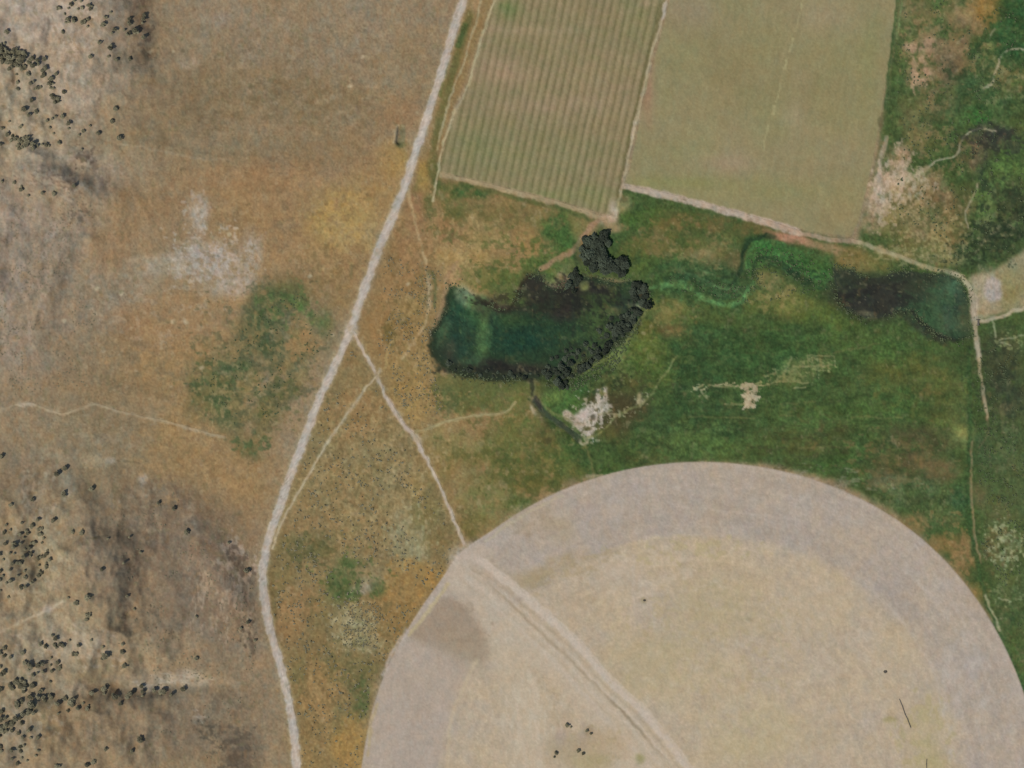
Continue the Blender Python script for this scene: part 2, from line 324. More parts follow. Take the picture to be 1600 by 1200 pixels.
# strip between road and the hay fields, and down to the pond
STRIP = [(740, -40), (772, 0), (700, 200), (688, 272), (800, 302), (940, 340), (900, 400), (860, 430), (800, 470), (700, 445), (670, 540), (700, 590), (820, 620), (900, 740), (770, 836), (725, 846), (640, 680), (552, 520), (640, 300), (730, 0)]
poly(STRIP, (140, 115, 74), .95, 4, 2)
line([(735, 20), (724, 60), (708, 110), (690, 180), (672, 255), (650, 300)], 12, (98, 96, 56), .85, 8, brk=.35)
line([(727, 40), (716, 70)], 10, (72, 88, 50), .8, 6); line([(700, 92), (688, 150)], 6, (86, 96, 48), .7, 5)
for b in [(745, 8, 10, 12, (160, 132, 96), .6), (660, 280, 10, 30, (152, 122, 62), .8), (680, 275, 8, 30, (84, 90, 52), .7), (650, 330, 16, 30, (142, 106, 74), .8), (640, 380, 24, 40, (148, 112, 74), .7), (625, 440, 30, 40, (148, 112, 70), .7), (600, 510, 26, 40, (152, 114, 66), .75), (640, 480, 20, 30, (140, 118, 70), .6),
          (668, 320, 8, 18, (96, 94, 54), .6), (700, 300, 18, 16, (78, 88, 46), .8), (735, 300, 30, 10, (66, 86, 48), .8), (712, 330, 20, 22, (86, 92, 50), .7), (700, 360, 22, 20, (148, 112, 72), .7), (770, 330, 40, 18, (112, 104, 62), .8), (820, 340, 40, 26, (124, 108, 66), .75),
          (830, 382, 20, 22, (158, 124, 68), .7), (760, 370, 30, 22, (132, 120, 76), .7), (735, 400, 30, 22, (154, 126, 74), .85), (700, 400, 16, 12, (158, 128, 76), .8), (770, 420, 40, 18, (126, 116, 68), .7), (750, 445, 30, 16, (128, 120, 66), .8), (710, 430, 12, 14, (160, 120, 84), .8),
          (872, 356, 28, 30, (70, 92, 50), .9), (878, 385, 26, 22, (66, 90, 48), .85), (840, 420, 30, 14, (80, 98, 48), .8), (800, 440, 24, 14, (82, 94, 50), .75), (905, 350, 14, 20, (110, 110, 64), .6), (960, 385, 20, 22, (96, 104, 60), .8), (860, 435, 16, 10, (96, 116, 66), .6),
          (640, 530, 22, 26, (150, 118, 70), .7), (612, 520, 10, 22, (92, 86, 48), .5), (655, 560, 20, 30, (140, 118, 70), .6), (625, 575, 18, 20, (144, 118, 70), .6), (640, 610, 34, 30, (146, 118, 68), .8), (650, 640, 20, 20, (164, 132, 68), .6),
          (700, 620, 22, 24, (84, 92, 54), .7), (720, 600, 22, 16, (112, 110, 58), .7), (760, 610, 26, 22, (100, 98, 52), .7), (780, 600, 20, 12, (78, 92, 52), .7), (735, 635, 40, 10, (98, 90, 50), .6), (800, 650, 26, 20, (118, 110, 58), .7),
          (700, 690, 40, 24, (132, 120, 76), .7), (740, 700, 50, 26, (124, 116, 72), .7), (690, 730, 22, 30, (130, 112, 66), .7), (780, 720, 50, 36, (92, 96, 52), .75), (760, 780, 40, 34, (106, 108, 64), .75), (735, 820, 22, 20, (104, 98, 54), .7), (820, 720, 40, 30, (100, 96, 50), .75), (840, 690, 30, 20, (86, 88, 48), .7),
          (850, 745, 40, 20, (88, 88, 46), .8), (880, 700, 34, 40, (74, 90, 48), .8), (800, 690, 26, 16, (112, 110, 60), .6), (812, 790, 30, 14, (84, 92, 48), .8), (905, 735, 20, 16, (92, 98, 54), .8), (860, 655, 16, 12, (76, 92, 48), .7), (815, 760, 20, 10, (112, 102, 54), .6), (855, 680, 14, 22, (84, 74, 46), .55),
          (828, 660, 12, 14, (76, 98, 48), .7), (800, 670, 16, 10, (104, 108, 58), .6)]: blob(*b, mot=.8)
line([(639, 300), (645, 330), (652, 365), (662, 395), (668, 430), (670, 460), (666, 500), (650, 530), (628, 560)], 4.5, (170, 146, 106), .85, 3, brk=.15)
line([(668, 420), (671, 450), (668, 478)], 7, (158, 144, 116), .7, 5, brk=.3); line([(715, 408), (700, 430), (694, 455), (690, 480), (680, 505), (672, 530)], 5, (158, 128, 92), .75, 4, brk=.3)
line([(676, 425), (680, 445), (678, 478)], 5, (80, 92, 60), .7, 4, brk=.3); line([(613, 533), (606, 548), (603, 570), (596, 580)], 4, (166, 142, 92), .75, 3)
line([(660, 500), (650, 520), (655, 540)], 7, (158, 128, 76), .5, 5)
# eastern pastures
EAST = [(940, 340), (975, 290), (1100, 322), (1200, 352), (1340, 378), (1372, 250), (1388, 120), (1405, 0), (1430, -299), (1899, -299), (1899, 1499), (1700, 1499), (1640, 1250), (1600, 1090), (1560, 980), (1500, 895), (1400, 800), (1300, 748), (1200, 725), (1100, 721), (1000, 735), (925, 750), (880, 700), (836, 628), (880, 590), (990, 500), (1010, 470), (990, 440), (900, 430)]
poly(EAST, (64, 82, 45), .96, 4, 2)
for b in [  # between the plain field and the meadow
    (1010, 340, 34, 14, (70, 92, 46), .8), (1060, 355, 40, 24, (98, 92, 52), .8), (1020, 385, 40, 20, (112, 102, 62), .75), (1110, 345, 30, 14, (110, 94, 58), .7), (1080, 390, 40, 20, (92, 96, 54), .75), (1100, 405, 26, 16, (124, 116, 76), .85), (1130, 380, 24, 16, (120, 112, 68), .7), (1170, 360, 26, 12, (104, 92, 54), .7),
    (990, 400, 22, 26, (92, 98, 52), .8), (1030, 420, 50, 16, (72, 92, 50), .8), (1000, 420, 30, 16, (80, 96, 50), .7), (1070, 440, 40, 30, (60, 82, 48), .9), (1120, 440, 50, 26, (62, 82, 52), .9), (1150, 405, 16, 16, (98, 92, 62), .7),
    (1045, 485, 30, 20, (116, 112, 64), .85), (1052, 515, 24, 11, (112, 86, 54), .8), (1085, 490, 30, 16, (96, 100, 54), .75), (1120, 500, 40, 12, (88, 92, 48), .7), (1010, 540, 30, 22, (92, 102, 50), .75), (1020, 575, 30, 30, (76, 90, 44), .8), (985, 560, 26, 22, (76, 96, 48), .75), (960, 570, 20, 16, (104, 112, 66), .6), (1005, 512, 18, 14, (88, 92, 46), .7),
    (1205, 455, 34, 28, (112, 110, 64), .85), (1200, 440, 14, 14, (140, 128, 88), .7), (1240, 480, 30, 22, (108, 110, 60), .8), (1270, 490, 30, 18, (98, 104, 52), .75), (1180, 480, 20, 14, (86, 96, 50), .6), (1300, 500, 40, 18, (80, 94, 46), .7),
    (1330, 402, 40, 16, (124, 108, 64), .85, 14), (1370, 412, 26, 12, (112, 108, 62), .8), (1240, 372, 44, 8, (168, 122, 96), .8, 16), (1290, 384, 30, 8, (150, 124, 90), .7, 12),
    # meadow
    (1200, 560, 110, 50, (58, 82, 46), .7), (1100, 560, 60, 60, (56, 78, 46), .7), (1080, 650, 70, 40, (56, 76, 46), .7), (1000, 700, 60, 30, (66, 82, 44), .7), (960, 730, 30, 18, (68, 88, 46), .6), (960, 665, 26, 26, (76, 76, 44), .6), (1060, 690, 40, 20, (82, 104, 62), .6), (1120, 700, 60, 18, (84, 98, 52), .7), (1150, 690, 60, 14, (76, 98, 52), .6),
    (1010, 715, 30, 10, (92, 92, 52), .6), (1200, 700, 60, 24, (74, 84, 46), .6), (1260, 680, 60, 18, (80, 82, 46), .6), (1330, 720, 60, 18, (70, 94, 50), .6), (1300, 650, 60, 14, (74, 94, 50), .5), (1380, 640, 60, 20, (70, 92, 48), .55), (1420, 580, 60, 30, (88, 92, 48), .7), (1470, 620, 36, 50, (84, 92, 50), .7), (1440, 690, 50, 24, (80, 76, 50), .7), (1400, 730, 44, 20, (96, 84, 56), .6),
    (1505, 680, 18, 18, (122, 126, 74), .85), (1495, 640, 20, 40, (96, 102, 58), .6), (1460, 730, 36, 20, (104, 92, 62), .7), (1380, 750, 30, 14, (112, 122, 92), .5), (1400, 775, 40, 20, (84, 96, 62), .7), (1450, 770, 34, 24, (78, 92, 60), .7), (1430, 820, 22, 18, (122, 106, 68), .75), (1480, 810, 20, 20, (92, 96, 62), .6), (1505, 870, 18, 30, (136, 110, 70), .85), (1470, 850, 18, 14, (126, 104, 62), .7), (1530, 925, 14, 14, (150, 116, 60), .6),
    (1380, 545, 40, 18, (72, 96, 50), .6), (1330, 530, 60, 18, (76, 92, 48), .6), (1480, 560, 30, 14, (66, 80, 48), .6), (1010, 650, 30, 20, (58, 76, 46), .6),
    (1500, 780, 14, 30, (58, 84, 54), .7),
    # far east strip
    (1560, 560, 40, 40, (66, 70, 48), .7), (1580, 620, 40, 40, (62, 68, 50), .7), (1560, 700, 40, 50, (66, 82, 54), .7), (1590, 760, 40, 40, (76, 88, 54), .6), (1560, 800, 30, 30, (92, 96, 60), .7), (1565, 855, 26, 30, (112, 118, 78), .85), (1550, 870, 14, 30, (96, 88, 54), .5), (1590, 950, 40, 40, (80, 92, 58), .7), (1570, 905, 16, 12, (96, 104, 62), .6),
    (1600, 1020, 30, 40, (70, 90, 50), .7), (1570, 640, 14, 12, (112, 98, 72), .4), (1530, 770, 12, 20, (112, 98, 68), .5), (1700, 800, 120, 300, (84, 92, 58), .6), (1700, 200, 150, 260, (92, 96, 58), .5), (1720, 1200, 100, 160, (112, 104, 70), .6),
    # north east scrub pasture
    (1440, 60, 40, 70, (106, 104, 68), .8), (1415, 100, 18, 60, (86, 100, 58), .7), (1425, 18, 16, 14, (130, 116, 78), .8), (1445, 40, 14, 30, (128, 114, 78), .6), (1468, 30, 10, 40, (74, 96, 56), .75), (1508, 16, 30, 26, (146, 126, 86), .85), (1545, 20, 26, 28, (138, 106, 52), .85), (1530, 45, 14, 12, (150, 118, 78), .7),
    (1590, 50, 40, 60, (50, 78, 46), .9), (1425, 74, 14, 8, (172, 140, 116), .9), (1452, 70, 12, 14, (164, 134, 106), .8), (1440, 115, 22, 14, (164, 134, 106), .85), (1430, 130, 14, 10, (158, 134, 104), .6), (1480, 80, 16, 50, (118, 100, 72), .7), (1500, 70, 18, 40, (118, 100, 72), .8), (1475, 125, 14, 14, (130, 106, 78), .7), (1490, 110, 22, 22, (96, 88, 64), .7),
    (1470, 160, 30, 26, (122, 108, 78), .75), (1545, 85, 14, 26, (122, 122, 74), .8), (1535, 110, 20, 30, (74, 86, 54), .7), (1520, 150, 40, 30, (64, 84, 54), .85), (1530, 180, 26, 14, (58, 98, 50), .8), (1580, 120, 26, 26, (112, 104, 68), .7), (1570, 165, 26, 30, (72, 90, 54), .7), (1490, 195, 20, 30, (70, 88, 54), .7),
    (1412, 160, 16, 24, (78, 92, 56), .7), (1400, 205, 18, 30, (74, 90, 52), .8), (1430, 190, 24, 40, (104, 102, 66), .7), (1450, 225, 30, 20, (112, 106, 68), .6), (1556, 215, 34, 20, (64, 68, 56), .85), (1520, 240, 20, 24, (112, 92, 70), .8), (1540, 280, 20, 40, (62, 74, 50), .8), (1575, 270, 30, 44, (82, 104, 56), .85), (1590, 230, 20, 16, (72, 92, 52), .6),
    (1410, 245, 12, 18, (166, 134, 108), .9), (1450, 285, 26, 14, (140, 126, 92), .7), (1395, 275, 24, 34, (168, 146, 120), .9), (1375, 320, 22, 30, (166, 144, 118), .85), (1360, 350, 18, 14, (152, 134, 104), .8), (1430, 310, 36, 22, (132, 114, 80), .8), (1470, 300, 24, 20, (122, 104, 72), .75), (1400, 345, 30, 18, (132, 120, 78), .8), (1425, 365, 40, 22, (108, 104, 62), .85), (1470, 380, 30, 26, (118, 110, 68), .8),
    (1450, 350, 30, 18, (138, 122, 86), .7), (1490, 350, 20, 44, (124, 104, 68), .75), (1510, 320, 10, 30, (104, 92, 60), .6), (1535, 335, 16, 40, (82, 102, 58), .8), (1570, 320, 26, 40, (70, 78, 50), .8), (1560, 380, 44, 24, (60, 72, 46), .85), (1590, 330, 20, 40, (62, 68, 48), .8), (1515, 400, 26, 20, (62, 78, 50), .85), (1545, 360, 14, 20, (112, 112, 78), .6),
    (1480, 405, 30, 14, (124, 120, 78), .75), (1405, 395, 40, 12, (116, 112, 68), .7)]:
    blob(*b, mot=.75) if len(b) == 6 else blob(*b)
# fine streakiness of the wet meadow
bb, m = polymask([(1000, 500), (1060, 480), (1300, 490), (1515, 540), (1520, 850), (1400, 790), (1200, 725), (1000, 735), (930, 745), (920, 690), (1000, 640)], 12, 1)
C[bb] *= (1 + m * (0.05 * fbm(40, 3.5, 81, 3, 1)[bb] + 0.20 * fbm(18, 11, 86, 4)[bb]))[..., None]
C[bb] += (m * 5 * fbm(30, 10, 186, 3)[bb])[..., None] * np.array([1, .25, .3], np.float32)
for p in [[(1075, 652), (1180, 653)], [(1220, 632), (1275, 628)], [(1250, 700), (1340, 698)], [(1395, 702), (1420, 701)], [(1330, 652), (1410, 653)], [(1290, 555), (1330, 545), (1372, 538)], [(1350, 697), (1370, 694)], [(1220, 648), (1240, 650)]]:
    line(p, 3, (112, 112, 70), .5, 3, sm=False, brk=.3)
# stream belt, bright reeds
line([(1035, 450), (1050, 440), (1075, 445), (1095, 465), (1130, 475), (1160, 470), (1168, 450)], 7, (84, 120, 76), .7, 5, brk=.3)
line([(1060, 425), (1090, 430), (1130, 455)], 14, (58, 78, 50), .7, 10, brk=.3)
line([(1090, 435), (1115, 447), (1150, 450), (1165, 455)], 3, (88, 116, 80), .55, 3, brk=.5)
line([(1150, 440), (1160, 410), (1165, 380), (1185, 368), (1210, 370)], 6, (40, 58, 38), .7, 5, brk=.3)
line([(1175, 425), (1172, 405), (1190, 385)], 5, (74, 112, 62), .6, 5, brk=.3)
for b in [(1200, 388, 26, 13, (60, 100, 52), .95, 20), (1235, 405, 36, 14, (60, 98, 50), .95, 24), (1275, 425, 28, 14, (66, 106, 54), .9, 30), (1180, 408, 20, 10, (66, 96, 54), .7, 0), (1225, 418, 34, 6, (38, 56, 40), .75, 22), (1250, 438, 20, 7, (42, 58, 42), .7, 30), (1285, 445, 16, 8, (56, 84, 48), .7, 20), (1295, 410, 8, 14, (56, 92, 48), .6, 0)]:
    blob(*b, mot=.6)
bb = bbox(1150, 360, 1320, 470)
C[bb] *= (1 + 0.22 * fbm(12, 3.5, 91, 3, 22)[bb] * np.exp(-(((GX[bb] - 1235) / 65)**2 + ((GY[bb] - 415) / 32)**2)))[..., None]
# speckled scrub in the north east
bb, m = polymask([(1388, 20), (1600, 0), (1700, 200), (1620, 420), (1520, 430), (1350, 370), (1378, 250)], 14, 1)
C[bb] *= (1 + m * (0.17 * fbm(10, 10, 101, 3)[bb] + .10 * fbm(3, 3, 104, 2)[bb]))[..., None]
for p, wd, a in [([(1660, 95), (1620, 82), (1600, 78), (1582, 75), (1568, 84), (1560, 100), (1554, 118), (1549, 132), (1535, 140)], 3.2, .85), ([(1556, 204), (1530, 202), (1514, 208), (1502, 222), (1494, 243), (1470, 248), (1448, 262), (1420, 282)], 3, .8), ([(1528, 290), (1518, 312), (1510, 332), (1512, 356)], 3, .7), ([(1553, 45), (1546, 60)], 4, .5), ([(1560, 360), (1540, 375), (1525, 395)], 5, .4)]:
    line(p, wd, (164, 156, 130), a, 2.4, brk=.25)
line([(1448, 262), (1430, 275), (1415, 285)], 9, (156, 146, 114), .7, 6, brk=.5)
for p, wd in [([(1385, 215), (1376, 250), (1373, 300)], 7), ([(1411, 250), (1409, 300)], 6), ([(1376, 170), (1380, 130)], 3)]: line(p, wd, (176, 158, 140), .7, 4, brk=.3)
for q in [(1560, 560, 60, 40, (52, 60, 40), .5, 9, 7, .05), (1580, 620, 40, 60, (48, 58, 44), .5, 8, 12, .05), (1570, 690, 50, 70, (110, 112, 78), .4, 6, 12, .1), (1570, 850, 40, 50, (164, 168, 134), .6, 5, 5, .08), (1575, 930, 34, 40, (132, 138, 100), .5, 6, 6, .08), (1590, 1000, 40, 80, (100, 96, 62), .4, 8, 9, .05), (1560, 130, 60, 60, (130, 128, 92), .45, 6, 8, .08), (1545, 330, 30, 60, (120, 124, 86), .5, 6, 12, .08, .2, 20), (1530, 380, 70, 30, (36, 46, 32), .7, 9, 6, -.05, .2, -35), (1580, 340, 30, 60, (36, 46, 32), .6, 8, 8, .0), (1560, 365, 50, 16, (142, 136, 102), .5, 8, 4, .08, .2, -35), (1535, 300, 10, 50, (48, 60, 42), .7, 5, 9, -.1), (1550, 215, 60, 30, (44, 46, 42), .6, 9, 8, -.05), (1420, 300, 60, 50, (186, 172, 146), .5, 5, 6, .08), (1450, 380, 70, 30, (160, 150, 108), .5, 5, 5, .05)]: specks(*q)
# the far east ditch line
line([(1513, 545), (1515, 640), (1514, 720), (1513, 800), (1523, 865), (1532, 905), (1548, 955), (1562, 990), (1580, 1030), (1604, 1085), (1640, 1180), (1680, 1300)], 7, (56, 78, 46), .75, 5, brk=.2)
line([(1519, 690), (1517, 770), (1524, 840), (1532, 880)], 3.5, (146, 128, 96), .7, 3, brk=.4); line([(1545, 655), (1542, 680), (1530, 700)], 3, (120, 104, 78), .4, 3, brk=.4)
line([(1538, 620), (1543, 655)], 4, (140, 116, 94), .6, 3)
for p in [[(1550, 500), (1556, 525)], [(1563, 530), (1600, 524)], [(1558, 838), (1572, 846)], [(1561, 869), (1578, 871)], [(1562, 935), (1578, 940)], [(1565, 535), (1580, 540)]]: line(p, 3, (160, 164, 132), .6, 2.5, sm=False, brk=.4)
# gravel pad by the lake
poly([(1514, 434), (1548, 424), (1572, 410), (1600, 390), (1700, 340), (1700, 470), (1600, 480), (1562, 490), (1534, 500), (1520, 500), (1520, 460)], (148, 140, 110), .9, 3, 2)
for b in [(1590, 440, 24, 20, (134, 128, 86), .8), (1575, 465, 16, 18, (128, 118, 74), .75), (1547, 482, 16, 9, (154, 132, 98), .8), (1540, 455, 20, 30, (158, 148, 124), .7), (1530, 440, 16, 10, (158, 148, 124), .7), (1640, 420, 50, 30, (140, 132, 100), .6)]: blob(*b)
poly([(1541, 436), (1552, 431), (1562, 438), (1565, 455), (1563, 470), (1545, 472), (1537, 462), (1538, 446)], (166, 156, 147), .9, 2, 2)
line([(1528, 500), (1530, 505)], 5, (84, 74, 58), .7, 3)
